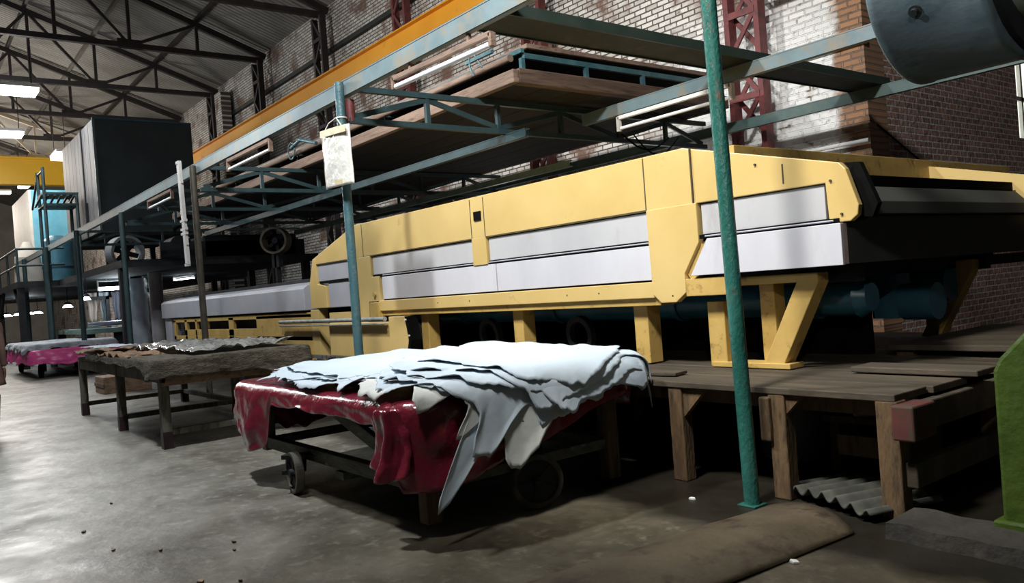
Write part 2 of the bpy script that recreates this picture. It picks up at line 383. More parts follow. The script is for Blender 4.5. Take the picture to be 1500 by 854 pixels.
# cornice steps on the end pier of the back wall
for i, (za, zb, pr) in enumerate(((2.78, 2.86, .05), (3.12, 3.22, .10), (3.22, 3.30, .06), (4.3, 4.4, .06))):
    obj('trim_%d' % (i+1), M().box(-8.2 if i else -6.6, -5.62, 10.7-pr, 10.72, za, zb), BRW, kind='structure')
EZ = 9.85; SL = .35; AP = .4
r = M()
zt = EZ + SL * (11.0 - AP)
r.add([(-75, 11.2, EZ-.07), (6, 11.2, EZ-.07), (6, AP, zt), (-75, AP, zt), (-75, -12, zt-SL*12.4), (6, -12, zt-SL*12.4),
       (-75, 11.2, EZ+.03), (6, 11.2, EZ+.03), (6, AP, zt+.1), (-75, AP, zt+.1), (-75, -12, zt-SL*12.4+.1), (6, -12, zt-SL*12.4+.1)],
      [(0,1,2,3),(3,2,5,4),(6,9,8,7),(9,10,11,8),(0,6,7,1),(4,5,11,10),(1,7,8,2),(2,8,11,5),(0,3,9,6),(3,4,10,9)])
obj('ceiling', r, ROOF, kind='structure', fix=False)

# ------------------------------------------------------------------ roof trusses
def roof_truss(X, label):
    t = thing('roof_truss', label, 'truss', (X, 10.4, 9.5), 'steel roof trusses under the corrugated roof')
    top = lambda y: EZ - .22 + SL * (10.9 - y) if y >= AP else EZ - .22 + SL * (10.9 - 2*AP + y)
    zb = 9.6
    obj('bottom_chord', M().bar((X, 10.5, zb), (X, -9.6, zb), .16, .16), DKST, t)
    for a, b in ((10.6, AP), (AP, -9.7)):
        obj('top_chord', M().bar((X, a, top(a)), (X, b, top(b)), .16, .18), DKST, t)
    ys = [10.4 - 2.02*k for k in range(10)]
    for k, y in enumerate(ys[1:], 1):
        if k == 9: continue
        obj('vertical', M().bar((X, y, zb), (X, y, top(y)), .09, .09), DKST, t)
    for k in range(2, 9, 2):
        for kk in (k-1, k+1):
            obj('diagonal', M().bar((X, ys[k], zb), (X, ys[kk], top(ys[kk])), .09, .09), DKST, t)
        obj('gusset_plate', M().box(X-.02, X+.02, ys[k]-.35, ys[k]+.35, zb-.1, zb+.2), DKST, t)
    return t
t0 = roof_truss(-26.4, 'dark steel roof truss right of the slate cabin, second from the camera')
dup(t0, (-21.5, 10.4, 9.5), 'dark steel roof truss nearest the camera, cut by the top of the photo', t0['group'])
dup(t0, (-31.4, 10.4, 9.5), 'dark steel roof truss ending just left of the short brick pier', t0['group'])
dup(t0, (-36.3, 10.4, 9.5), 'dark steel roof truss running just above the top of the slate cabin', t0['group'])
dup(t0, (-41.2, 10.4, 9.5), 'dark steel roof truss partly hidden behind the top of the slate cabin', t0['group'])
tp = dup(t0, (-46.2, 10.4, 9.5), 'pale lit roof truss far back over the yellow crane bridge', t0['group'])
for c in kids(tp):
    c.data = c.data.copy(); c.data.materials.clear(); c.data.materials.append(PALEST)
dup(t0, (-53., 10.4, 9.5), 'farthest dark roof truss beyond the yellow crane bridge', t0['group'])
for y, nm in ((8.4, 'dark roof purlin nearest the brick wall, running down the roof slope'), (6.35, 'second roof purlin from the brick wall'),
              (4.3, 'third roof purlin from the brick wall'), (2.3, 'fourth roof purlin from the brick wall, over the lit far end')):
    z = EZ - .05 + SL * (10.9 - y)
    obj('roof_purlin', M().bar((-70, y, z), (-8, y, z), .10, .12), DKST if y != 6.35 else mat('pale_purlin', (.13, .12, .1), (.18, .17, .15), 2, .6), label=nm, cat='purlin', group='long purlins under the roof')

# ------------------------------------------------------------------ lattice columns + crane rail
def lattice(X, label, m):
    t = thing('lattice_column', label, 'column', (X, 10.35, 0), 'lattice steel columns against the brick wall')
    for dx in (-.26, .26):
        obj('channel_post', M().box(X+dx-.045, X+dx+.045, 10.25, 10.43, 0, 9.55), m, t)
    l = M(); z = .2; k = 0
    while z < 9.0:
        a, b = (-.24, .24) if k % 2 else (.24, -.24)
        l.bar((X+a, 10.27, z), (X+b, 10.27, z+.62), .03, .07, (0,1,0))
        l.bar((X-a, 10.42, z), (X-b, 10.42, z+.62), .03, .07, (0,1,0))
        if k % 2 == 0: l.box(X-.24, X+.24, 10.24, 10.27, z-.05, z+.05)
        z += .62; k += 1
    obj('lacing', l, m, t)
    b = M().box(X-.36, X+.36, 9.88, 10.45, 7.0, 7.15); b.bar((X, 10.3, 6.5), (X, 9.95, 7.0), .1, .1)
    obj('rail_bracket', b, m, t)
    return t
c0 = lattice(-7.27, 'red oxide lattice column standing by the white plastered wall, right of the wooden racks', RED)
def dcol(X, label, m=None):
    c = dup(c0, (X, 10.35, 0), label, c0['group'])
    if m:
        for k in kids(c): k.data = k.data.copy(); k.data.materials.clear(); k.data.materials.append(m)
dcol(-12.1, 'red oxide lattice column seen above the far corner of the upper rack')
dcol(-17.0, 'dark lattice column crossing behind the orange crane rail above the hanging tube lamp')
dcol(-21.6, 'dark lattice column under the nearest roof truss', DKST)
dcol(-26.5, 'dark lattice column right of the white brick pier stub', DKST)
dcol(-31.4, 'dark green-tinged lattice column left of the white brick pier stub', DKST)
obj('brick_pier', M().box(-30.6, -29.9, 10.2, 10.56, 0, 9.4), BRW, label='short whitewashed brick pier between two dark columns high on the wall', cat='pier')
ra = thing('crane_rail', 'long orange crane rail girder running along the brick wall', 'crane rail', (-30, 10.0, 7.15))
obj('web', M().box(-60, -6.2, 9.98, 10.02, 7.17, 7.58), ORG, ra)
obj('flange', M().box(-60, -6.2, 9.86, 10.14, 7.15, 7.17), ORG, ra)
obj('flange', M().box(-60, -6.2, 9.86, 10.14, 7.58, 7.61), ORG, ra)
br = thing('crane_bridge', 'bright yellow crane bridge spanning the far end of the hall', 'crane', (-43, 0, 7.61))
obj('girder', M().box(-43.3, -42.8, -9.5, 10.1, 7.75, 8.95), ORGB, br)
obj('girder_lip', M().box(-43.35, -42.72, -9.5, 10.1, 8.9, 9.0), ORGB, br)
obj('end_carriage', M().box(-44, -42, 9.8, 10.15, 7.61, 7.95), ORGB, br)
# pipes on the wall
for z, x0, x1, nm in ((2.98, -9, -5.6, 'thin pale pipe fixed low on the plastered wall under the cross beams'), (3.62, -24, -5.6, 'thin grey pipe on the plastered wall right of the red column'),
                      (5.35, -7.0, -5.3, 'grey-green pipe bracketed high on the plastered wall by the red column')):
    obj('wall_pipe', M().cyl((x0, 10.15 if z > 5 else 10.55, z), (x1, 10.15 if z > 5 else 10.55, z), .03 if z < 5 else .05, 10), GREEND if z > 5 else WHITE, label=nm, cat='pipe')
obj('wall_conduit', M().box(-31, -8.2, 10.58, 10.7, 8.55, 8.67), GREEND, label='dark horizontal rail on the brick wall just under the roof', cat='rail')
cb = M(); cb.tube([(-5.6, 12.5, 2.55), (-5.58, 13.2, 2.5), (-5.58, 14.2, 2.47)], .02); cb.tube([(-5.6, 10.8, 3.2), (-5.55, 12.3, 2.55), (-5.5, 13.1, 1.9)], .012)
obj('wall_cable', cb, BLK, label='black cables drooping across the bare brick side wall', cat='cable')
obj('tie_rod', M().cyl((-5.6, 12.9, 2.15), (-1.2, 11.5, 2.9), .03, 8), GREEND, label='thin grey rod reaching out from the bare brick side wall', cat='rod')

# ------------------------------------------------------------------ poles and overhead beams
def pole(x, y, r, top, label, m, lean=0.):
    t = thing('steel_pole', label, 'pole', (x, y, 0), 'steel poles carrying the overhead beam')
    obj('shaft', M().cyl((x, y, 0), (x+lean, y, top), r, 24), m, t)
    obj('base_plate', M().box(x-.06, x+.06, y-.06, y+.06, 0, .010), m, t, bevel=.003)
    return t
pole(-2.90, 3.866, .045, 3.49, 'dark green steel pole in front of the wooden platform, nearest to the camera', TEALP, -.06)
pole(-7.70, 3.866, .048, 3.62, 'blue-green steel pole behind the hide cart, with a plastic sleeve tied to it', TEALL)
pole(-12.85, 3.866, .05, 3.60, 'dark brownish steel pole behind the sackcloth table, with an upright tube lamp', mat('brown_pole', (.05, .045, .035), (.09, .08, .06), 5, .5), .0)
pole(-17.75, 3.866, .05, 3.46, 'dark steel pole behind the left end of the sackcloth table, below the small tube lamp', TEAL)
pole(-22.7, 3.866, .06, 3.60, 'dark steel pole left of the big fan ring under the mezzanine', TEAL)
pole(-27.7, 3.866, .09, 3.60, 'thick dark pole beside the blue tanks on the mezzanine', TEAL)
pole(-32.6, 3.866, .07, 3.60, 'farthest dark pole at the edge of the railed mezzanine', TEAL)

def chan(name, p, q, h, m, label, cat='beam', group=None, w=.07):       # channel beam along X, y = p[1] is the web
    t = thing(name, label, cat, ((p[0]+q[0])/2, p[1], p[2]), group)
    x0, x1 = p[0], q[0]; y, z = p[1], p[2]
    obj('web', M().box(x0, x1, y, y+.012, z, z+h), m, t)
    obj('flange', M().box(x0, x1, y-.004, y+w, z+h-.012, z+h), m, t)
    obj('flange', M().box(x0, x1, y-.004, y+w, z, z+.012), m, t)
    return t
chan('overhead_beam', (-36, 3.925, 3.49), (1.0, 0, 0), .165, BEAM, 'long pale blue beam on the poles, crossing the whole photo', group='overhead beams running along the machine')
chan('overhead_beam', (-7.6, 7.2, 3.36), (-1.0, 0, 0), .14, BEAM, 'pale blue beam with a tube lamp, passing behind the green pole', group='overhead beams running along the machine')
chan('overhead_beam', (-19.4, 9.8, 3.36), (-1.0, 0, 0), .14, mat('greenish_beam', (.05, .10, .10), (.10, .15, .14), 3, .5, c3=(.12, .11, .09), c3lo=.55, c3hi=.7), 'dull green beam nearest the plastered wall, running under the zinc drum', group='overhead beams running along the machine')
chan('overhead_beam', (-19.4, 6.0, 3.10), (-7.3, 0, 0), .10, TEAL, 'dark blue-green beam under the big wooden rack', group='overhead beams running along the machine')
chan('overhead_beam', (-19.4, 8.2, 3.10), (-9.0, 0, 0), .10, mat('green_white_beam', (.16, .25, .2), (.3, .38, .33), 3, .5), 'pale green beam seen through the gaps left of the sleeve pole', group='overhead beams running along the machine')
wk = thing('walkway_plank', 'wide dark plank walkway crossing overhead behind the green pole', 'walkway', (-5.2, 3.9, 3.50))
obj('deck', M().box(-5.42, -5.0, 4.0, 10.0, 3.52, 3.56), GREEND, wk)
obj('side_angle', M().box(-5.0, -4.985, 4.0, 10.0, 3.505, 3.60), mat('green_angle', (.02, .036, .03), (.035, .05, .042), 3, .5), wk)
obj('side_angle', M().box(-5.435, -5.42, 4.0, 10.0, 3.505, 3.60), TEAL, wk)

def cross_truss(X, label):
    t = thing('cross_truss', label, 'truss', (X, 6.8, 3.2), 'blue-green trusses crossing over the machine')
    y0, y1 = 3.95, 9.78
    obj('bottom_chord', M().box(X-.03, X+.03, y0, y1, 3.20, 3.26), TEAL, t)
    obj('top_chord', M().box(X-.03, X+.03, y0, y1, 3.54, 3.60), TEAL, t)
    ys = [4.93, 5.92, 6.92, 7.95, 8.9]
    for y in ys: obj('vertical', M().box(X-.025, X+.025, y-.025, y+.025, 3.26, 3.54), TEAL, t)
    for k, (a, b) in enumerate(((4.0, 4.93), (5.92, 4.93), (5.92, 6.92), (7.95, 6.92), (7.95, 8.9), (9.7, 8.9))):
        obj('diagonal', M().bar((X, a, 3.27), (X, b, 3.53), .025, .06), TEAL, t)
    return t
ct = cross_truss(-7.7, 'blue-green cross truss from the sleeve pole, nearest one under the wooden rack')
dup(ct, (-12.8, 6.8, 3.2), 'blue-green cross truss behind the plastic sleeve, second from the camera', ct['group'])
dup(ct, (-15.3, 6.8, 3.2), 'dark cross truss between the second and the fourth, over the grey hood', ct['group'])
dup(ct, (-17.8, 6.8, 3.2), 'dark cross truss above the small rear fan ring', ct['group'])
dup(ct, (-22.7, 6.8, 3.2), 'dark cross truss farthest back, below the slate cabin', ct['group'])
hp = M(); hp.cyl((-7.85, 4.05, 3.50), (-7.85, 5.4, 3.46), .04, 10)
obj('red_valve', M().cyl((-7.72, 3.98, 3.22), (-7.72, 3.98, 3.45), .055, 12), RED, label='small red cylinder beside the top of the sleeve pole', cat='valve')

# wooden drying racks on the trusses
SHADEW = mat('shade_black_planks', (.005, .004, .0035), (.011, .009, .007), 4, .9, stretch=(.2, 2, 1))  # planks coloured near black to stand in for shade under the rack
def rack():
    t = thing('wooden_rack', 'big dark timber drying deck resting on the cross trusses', 'rack', (-10, 7, 3.6))
    x0, x1, y0, y1 = -20.5, -6.95, 5.6, 9.4
    obj('edge_timber', M().box(x0, x1, y0, y0+.09, 3.61, 3.76), WOODP, t, bevel=.012)
    obj('edge_timber', M().box(x1-.12, x1, y0+.09, y1, 3.61, 3.78), WOOD, t, bevel=.012)
    obj('edge_timber', M().box(x0, x1-.12, y1-.1, y1, 3.61, 3.76), WOOD, t, bevel=.012)
    k = y0+.09; i = 0
    while k < y1-.12:
        obj('plank', M().box(x0, x1-.12, k, k+.45, 3.62, 3.66), SHADEW, t); k += .46; i += 1
    for x in (-8.6, -11.4, -14.2, -17): obj('batten', M().box(x-.05, x+.05, y0+.09, y1-.1, 3.66, 3.72), WOOD, t)
    return t
rack()
fr = thing('upper_rack', 'steel framed upper rack with a long rusty pipe above the timber deck', 'rack', (-10, 7, 3.72))
for y in (5.9, 9.3): obj('rail', M().box(-18, -7.15, y, y+.05, 4.03, 4.08), TEALL if y < 6 else TEAL, fr)
for x in (-7.2, -10.4, -13.6, -16.8): obj('rail', M().box(x, x+.05, 5.95, 9.3, 3.97, 4.03), TEALL if x > -8 else TEAL, fr)
for y in (5.9, 6.9, 7.9, 9.3): obj('stud', M().box(-7.2, -7.15, y, y+.05, 3.72, 3.97), TEALL, fr)
for x in (-10.4, -13.6, -16.8): obj('stud', M().box(x, x+.05, 5.9, 5.95, 3.72, 4.03), TEAL, fr)
obj('board', M().box(-18, -7.14, 5.99, 9.45, 4.08, 4.12), SHADEW, fr)
obj('board_lip', M().box(-7.14, -7.1, 5.95, 9.45, 4.075, 4.125), WOODP, fr)
obj('board_lip', M().box(-18, -7.14, 5.95, 5.99, 4.075, 4.125), WOODP, fr)
obj('pipe', M().cyl((-18, 5.82, 3.98), (-7.25, 5.82, 3.98), .045, 14), WOODP, fr, label='rusty brown pipe')
hb = M(); pts = [(-7.9, 5.78 - .02, 3.93)] + [(-7.9 - .05*math.sin(a), 5.74 , 4.12 + .14*math.cos(a)) for a in [PI*.9, PI*.6, PI*.3, 0, -PI*.3]] + [(-7.75, 5.78, 4.0)]
hb.tube(pts, .012); hb.box(-8.05, -7.5, 5.74, 5.78, 4.1, 4.14)
obj('hook_bracket', hb, TEALL, fr, label='light blue hooked bracket')
hb = M(); hb.tube([(-13.1+.14*math.cos(a), 5.6, 3.95+.14*math.sin(a)) for a in [PI*2*k/12 for k in range(13)]], .012)
hb.tube([(-13.1, 5.6, 4.0), (-12.6, 5.55, 4.05), (-12.1, 5.6, 3.9)], .03)
obj('hose_coil', hb, TEALL, label='small pale blue hose coil hanging by the rusty pipe left of the sleeve pole', cat='hose')
cl = M(); cl.tube([(-7.3, 7.6+.9*k/12, 3.22 - .18*math.sin(PI*k/12)) for k in range(13)], .012); cl.tube([(-7.3, 7.8+.9*k/12, 3.24 - .26*math.sin(PI*k/12)) for k in range(13)], .010)
obj('hanging_cable', cl, BLK, label='black cable loop drooping below the nearest cross truss', cat='cable')

# ------------------------------------------------------------------ tube lamps
def tube_lamp(p, q, label, tm=TUBEOFF, hm=WHITE, drop=.1, r=.02, group=None, up=(0, 0, 1), mh=.085):
    p = Vector(p); q = Vector(q); u = Vector(up) * drop; d = (q-p).normalized()
    t = thing('tube_lamp', label, 'lamp', tuple((p+q)/2), group)
    obj('housing', M().bar(p+u, q+u, .05, .045), hm, t, bevel=.004)
    for k in (.2, .8): c = p+(q-p)*k+u; obj('mount', M().bar(c, c+Vector(up)*mh, .03, .03, d), hm, t)
    obj('tube', M().cyl(p+d*.03, q-d*.03, r, 14), tm, t)
    for c in (p, q): obj('end_holder', M().bar(c+u*1.1 + Vector((0,0,0)), c-u*.25, .05, .04, (d.cross(Vector(up)))), hm, t)
    return t
tube_lamp((-6.73, 3.96, 3.345), (-5.15, 3.96, 3.315), 'white tube lamp under the pale blue beam, right of the sleeve pole', drop=.08, hm=WOODP, group='tube lamps on the overhead beams', r=.025)
tube_lamp((-11.5, 3.96, 3.33), (-9.9, 3.96, 3.33), 'tube lamp in a brown holder under the beam, left of the sleeve pole', drop=.12, hm=WOODP, group='tube lamps on the overhead beams')
tube_lamp((-15.95, 3.96, 3.33), (-14.4, 3.96, 3.33), 'small tube lamp under the beam in front of the slate cabin', drop=.12, hm=WOODP, group='tube lamps on the overhead beams')
tube_lamp((-6.98, 7.23, 3.20), (-5.3, 7.23, 3.20), 'tube lamp on a white bracket under the beam behind the green pole', drop=.13, group='tube lamps on the overhead beams')
v = tube_lamp((-13.02, 3.72, 2.08), (-13.1, 3.72, 3.68), 'white tube lamp mounted upright on the brown pole', drop=.1, mh=.06, up=(1, 0, 0), group='tube lamps on the overhead beams')
for z in (2.55, 2.75, 2.62): obj('clip', M().box(-13.14, -12.88, 3.70, 3.74, z, z+.035), WHITE, v)
tube_lamp((-25.0, 4.7, 2.18), (-25.0, 5.85, 2.18), 'glowing tube lamp under the dark mezzanine, left of the grey hood', LIT, drop=.22, r=.05, group='lit lamps under the mezzanine')
tube_lamp((-25.2, 6.8, 2.33), (-24.1, 7.1, 2.33), 'slim glowing tube lamp just above the grey hood', LIT, drop=.08, r=.02, group='lit lamps under the mezzanine')
def globe(x, y, z, r, label, m=LIT):
    t = thing('hanging_lamp', label, 'lamp', (x, y, z), 'small hanging lamps')
    obj('bulb', M().cyl((x, y, z-.05), (x, y, z+.04), r, 12, r*.5), m, t)
    obj('shade', M().cyl((x, y, z+.04), (x, y, z+.12), r*1.1, 14, r*.35), DARK, t)
    obj('cord', M().cyl((x, y, z+.1), (x, y, 2.5), .012, 6), DARK, t)
globe(-24.0, 4.22, 1.92, .10, 'bright round lamp beside the dark pole under the mezzanine')
globe(-30, 4.7, 1.85, .16, 'hanging oval lamp over the green work machine at the far end')
for k, (y, z) in enumerate(((4.17, 1.8), (4.62, 1.82), (5.0, 1.83), (5.36, 1.84))):
    globe(-42, y, z, .22, ('leftmost', 'second', 'third', 'rightmost')[k] + ' of the four far white lamps at the left edge under the mezzanine')
def highbay(x0, y, z, L_, label, w=.35):
    t = thing('high_bay_lamp', label, 'lamp', (x0, y, z), 'bright lamps hung from the roof trusses')
    obj('housing', M().box(x0-w/2, x0+w/2, y-L_/2, y+L_/2, z+.06, z+.16), WHITE, t)
    obj('diffuser', M().box(x0-w/2+.02, x0+w/2-.02, y-L_/2+.02, y+L_/2-.02, z-.04, z+.06), LITW, t)
    for s in (-.4, .4): obj('hanger', M().cyl((x0, y+s*L_, z+.16), (x0, y+s*L_, 9.6 if z < 9 else 10.5), .015, 6), DKST, t)
highbay(-27.5, 3.2, 8.2, 1.5, 'largest glaring roof lamp at the left edge near the top', .9)
highbay(-33.9, 3.7, 8.2, 1.2, 'glaring roof lamp below the largest one at the left edge', .9)
highbay(-36.8, 5.9, 8.0, .5, 'tilted white lamp beside the grey planked side of the cabin', 1.6)
highbay(-44.9, 5.6, 8.0, .45, 'small white lamp in front of the yellow crane bridge', 1.6)
highbay(-47.5, 4.9, 8.0, .8, 'small lamp at the left edge below the yellow crane bridge', .5)

# ------------------------------------------------------------------ plastic sleeve sign
s = thing('paper_sleeve', 'yellowed clear plastic sleeve of white paper tied to the blue-green pole', 'sleeve', (-7.65, 3.74, 2.53))
g = M(); n = 14; mm = 20
for j in range(mm+1):
    for i in range(n+1):
        a = i/n; b = j/mm
        x = -7.97 + .64*a + .02*b; z = 3.155 - .045*a - .62*b + .02*a*b
        g.v.append((x, 3.765 - .02*math.sin(PI*a) + .004*nz(a*5, b*3), z))
for j in range(mm):
    for i in range(n): g.f.append((j*(n+1)+i, j*(n+1)+i+1, (j+1)*(n+1)+i+1, (j+1)*(n+1)+i)); g.sm.append(True)
sh = obj('paper_sheet', g, PAPER, s); so = sh.modifiers.new('s', 'SOLIDIFY'); so.thickness = .012
tp_ = M().bar((-7.93, 3.72, 3.11), (-7.34, 3.72, 3.07), .004, .07, (0, 1, 0))
obj('tape', tp_, TAPE, s)
obj('tape', M().bar((-7.62, 3.70, 2.565), (-7.45, 3.70, 2.545), .004, .045, (0, 1, 0)), TAPE, s)
obj('wire', M().tube([(-7.90, 3.76, 3.14), (-7.85, 3.79, 3.22), (-7.7, 3.808, 3.25), (-7.5, 3.77, 3.11)], .006, 6).ring((-7.7, 3.866, 3.25), (0, 0, 1), .060, .050, .012, 24), WHITE, s)

# ------------------------------------------------------------------ yellow finishing machine
mc = thing('spray_tunnel_machine', 'long yellow tunnel machine with white panels on the timber platform', 'machine', (-6.5, 6.1, .66))
FY = 4.70
def face(poly, y=FY, t=.05): return M().prism(poly, y, y+t)
TOP = 2.285
# upper hood band
hood = [(-10.55, 1.95), (-9.25, TOP), (-3.92, TOP), (-2.70, 1.975), (-2.66, 1.93), (-2.59, 1.70), (-2.60, 1.64), (-2.65, 1.605), (-2.79, 1.61), (-2.80, 1.86), (-3.82, 1.865), (-10.50, 1.865)]
obj('side_hood', face(hood), YEL, mc, bevel=.006)
obj('side_hood', face(hood, 7.62), YEL, mc)
obj('main_pillar', face([(-4.31, 1.87), (-4.30, 1.22), (-4.22, 1.15), (-4.07, 1.15), (-3.97, 1.22), (-3.97, 1.36), (-3.82, 1.58), (-3.82, 1.87)], FY-.012, .06), YEL, mc, bevel=.005)
obj('pillar_return', M().prism([(-3.97, 1.36), (-3.82, 1.58), (-3.70, 1.60), (-3.86, 1.345), (-3.93, 1.30)], FY+.02, FY+.1), YELD, mc)
obj('stub_pillar', face([(-6.69, 1.875), (-6.69, 1.60), (-6.45, 1.60), (-6.45, 1.875)], FY-.006), YEL, mc, bevel=.004)
obj('end_pillar', face([(-9.32, 1.87), (-9.32, 1.03), (-9.06, 1.03), (-9.0, 1.10), (-8.98, 1.31), (-8.68, 1.31), (-8.68, 1.61), (-8.87, 1.61), (-8.87, 1.87)], FY-.006), YEL, mc, bevel=.004)
obj('badge', M().box(-6.62, -6.50, FY-.012, FY-.004, 2.045, 2.135), BLK, mc, label='small black square plate')
obj('hood_seam', M().box(-9.05, -9.04, FY-.003, FY+.01, 1.87, TOP-.01).box(-4.32, -4.31, FY-.003, FY+.01, 1.87, TOP-.01).box(-3.85, -3.84, FY-.015, FY+.01, 1.87, TOP-.02)
    .box(-6.46, -6.45, FY-.003, FY+.01, 1.87, TOP-.02).box(-6.69, -6.68, FY-.003, FY+.01, 1.87, TOP-.02).box(-10.5, -4.31, FY-.003, FY+.01, 1.868, 1.876).box(-3.1, -3.09, FY-.003, FY+.01, 1.90, 2.03), SEAM, mc)
def pan(x0, x1, z0, z1, y, name='panel', m=WHT, sl=0, **k):
    return obj(name, M().prism([(x0+sl, z0), (x1, z0), (x1, z1), (x0, z1)], y, y+.03), m, mc, bevel=.003, **k)
WHG = mat('grey_white_panel', (.42, .42, .43), (.50, .50, .51), 1.2, .36, c3=(.3, .29, .29), c3lo=.6, c3hi=.85, c3scale=2.5, stretch=(1, 1, .35))
for a, b in ((-6.44, -4.31), (-8.86, -6.69), (-3.81, -2.81)): pan(a+.01, b-.01, 1.635, 1.855, FY+.02, 'upper_panel', WHG)
for a, b in ((-6.32, -4.31), (-8.63, -6.33)): pan(a+.004, b-.004, 1.33, 1.597, FY+.005, 'lower_panel')
pan(-3.73, -2.70, 1.34, 1.60, FY-.03, 'lower_panel', sl=-.17)
pan(-10.48, -9.33, 1.635, 1.86, FY+.02, 'upper_panel', GRYP); pan(-10.15, -9.33, 1.27, 1.60, FY+.02, 'lower_panel', GRYP)
obj('panel_track', M().box(-8.86, -4.31, FY+.012, FY+.06, 1.60, 1.632).box(-3.81, -2.72, FY-.01, FY+.06, 1.603, 1.632).box(-10.4, -9.32, FY+.01, FY+.05, 1.60, 1.632), BLK, mc)
obj('panel_track_rod', M().cyl((-8.6, FY+.008, 1.618), (-4.32, FY+.008, 1.618), .006, 6).cyl((-3.75, FY-.02, 1.618), (-2.75, FY-.02, 1.618), .006, 6), GRYP, mc)
obj('side_rail', M().box(-8.72, -4.29, FY-.01, FY+.08, 1.19, 1.315), YEL, mc, bevel=.006)
obj('under_rail', M().box(-8.9, -4.25, FY+.02, FY+.2, 1.13, 1.19).box(-3.97, -3.6, FY-.01, FY+.15, 1.19, 1.32), YELD, mc, bevel=.005)
obj('left_cheek', M().prism([(-10.55, 1.95), (-10.70, 1.62), (-10.70, 1.27), (-10.18, 1.27), (-10.18, 1.56), (-10.45, 1.6), (-10.45, 1.95)], FY-.005, FY+.08), YEL, mc, bevel=.005)
# black rubber edge on the near end of the hood and end doors
obj('end_gasket', M().prismx([(4.755, 1.95), (4.90, 1.96), (4.90, 1.62), (4.755, 1.60)], -2.74, -2.64), BLK, mc, bevel=.01)
obj('end_gasket', M().prism([(-2.70, 1.975), (-2.60, 1.965), (-2.50, 1.70), (-2.54, 1.62), (-2.62, 1.63), (-2.59, 1.70), (-2.66, 1.93)], FY+.06, FY+.11), BLK, mc)
e = M(); e.prism([(-2.95, 1.93), (-2.82, 1.93), (-2.73, 1.78), (-2.73, 1.70), (-2.95, 1.70)], 4.82, 10.2)
obj('end_cowl', M().prism([(-3.05, 1.87), (-2.80, 1.85), (-2.70, 1.74), (-2.69, 1.655), (-2.78, 1.65), (-3.05, 1.65)], 4.82, 9.0), GRYD, mc, bevel=.004)
obj('end_door', M().box(-2.80, -2.72, 4.74, 9.0, 1.345, 1.645), GRYD, mc, bevel=.004, label='dull grey end door')
obj('door_edge', M().box(-2.725, -2.70, 4.70, 4.74, 1.345, 1.60), mat('rust_pink_edge', (.35, .2, .18), (.5, .4, .38), 6, .6), mc)
# cross beams (yellow) at the hood top
obj('hood_crossbeam', M().box(-3.62, -3.5, 4.75, 9.4, 2.02, 2.235), YELD, mc, bevel=.005)
obj('hood_roof', M().add([(-10.5, 4.75, 1.96), (-9.25, 4.75, 2.27), (-3.9, 4.75, 2.27), (-3.6, 4.75, 2.2), (-10.5, 7.62, 1.96), (-9.25, 7.62, 2.27), (-3.9, 7.62, 2.27), (-3.6, 7.62, 2.2)],
    [(0,1,5,4),(1,2,6,5),(2,3,7,6)]), YELD, mc).modifiers.new('s', 'SOLIDIFY').thickness = .02
obj('under_shade_sheet', M().box(-10, -3.15, 5.75, 5.8, .662, 1.33), BLK, mc)  # added black sheet standing in for the shade beneath the machine
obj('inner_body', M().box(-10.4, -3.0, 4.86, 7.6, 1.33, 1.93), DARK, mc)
obj('end_shelf', M().box(-3.5, -2.82, 4.8, 9.0, 1.86, 1.93), BLK, mc)
obj('end_bracket', M().box(-3.1, -2.8, 4.80, 4.88, 1.92, 1.955), YELD, mc)
# legs
for x in (-6.16, -4.55, -3.80, -7.88):
    obj('leg', M().box(x-.075, x+.075, 4.80, 4.95, .665, 1.14), YELD, mc, bevel=.006)
for x in (-6.16, -4.55, -3.4):
    obj('leg', M().box(x-.075, x+.075, 7.3, 7.45, .665, 1.3), YELD, mc, bevel=.006)
obj('leg', M().box(-3.52, -3.40, 4.95, 5.08, .665, 1.26), YELD, mc, bevel=.006)
obj('diagonal_leg', M().prism([(-3.43, .665), (-3.27, .665), (-2.96, 1.24), (-2.96, 1.305), (-3.66, 1.305), (-3.66, 1.245), (-3.12, 1.245)], 4.80, 4.93), YELD, mc, bevel=.006)
obj('diagonal_leg', M().prism([(-3.43, .665), (-3.27, .665), (-2.96, 1.24), (-2.96, 1.305), (-3.66, 1.305), (-3.66, 1.245), (-3.12, 1.245)], 7.1, 7.23), YELD, mc, bevel=.006)
obj('foot_rail', M().box(-3.85, -3.2, 4.78, 4.95, .662, .70), YELD, mc, bevel=.005)
obj('under_frame', M().box(-10, -2.9, 5.2, 5.28, 1.22, 1.33).box(-10, -2.9, 7.2, 7.28, 1.22, 1.33).box(-3.2, -3.1, 4.95, 9, 1.24, 1.33), DARK, mc)
b = M().cyl((-10, 5.5, 1.10), (-3.05, 5.5, 1.10), .13, 28)
for x in (-8, -6.3, -4.7, -3.4): b.ring((x, 5.5, 1.10), (1, 0, 0), .15, .12, .05, 28)
obj('blue_cylinder', b, BLUET, mc)
obj('cylinder_cap', M().cyl((-3.06, 5.5, 1.10), (-2.98, 5.5, 1.10), .145, 28, .10), BLUET, mc)
b = M().cyl((-6, 7.0, 1.12), (-3.1, 7.0, 1.12), .15, 28); obj('blue_cylinder', b, DBLUE, mc)
obj('drive_motor', M().cyl((-3.1, 6.2, 1.02), (-2.85, 6.2, 1.02), .14, 20).box(-3.3, -3.1, 6.08, 6.3, .9, 1.25), DBLUE, mc)
for x in (-5.5, -6.9):
    obj('belt_wheel', M().ring((x, 5.0, .88), (0, 1, .1), .17, .12, .06, 28), DARK, mc)
obj('hinge_block', M().box(-8.92, -8.70, FY-.03, FY+.05, 1.10, 1.30), YELD, mc, bevel=.01)
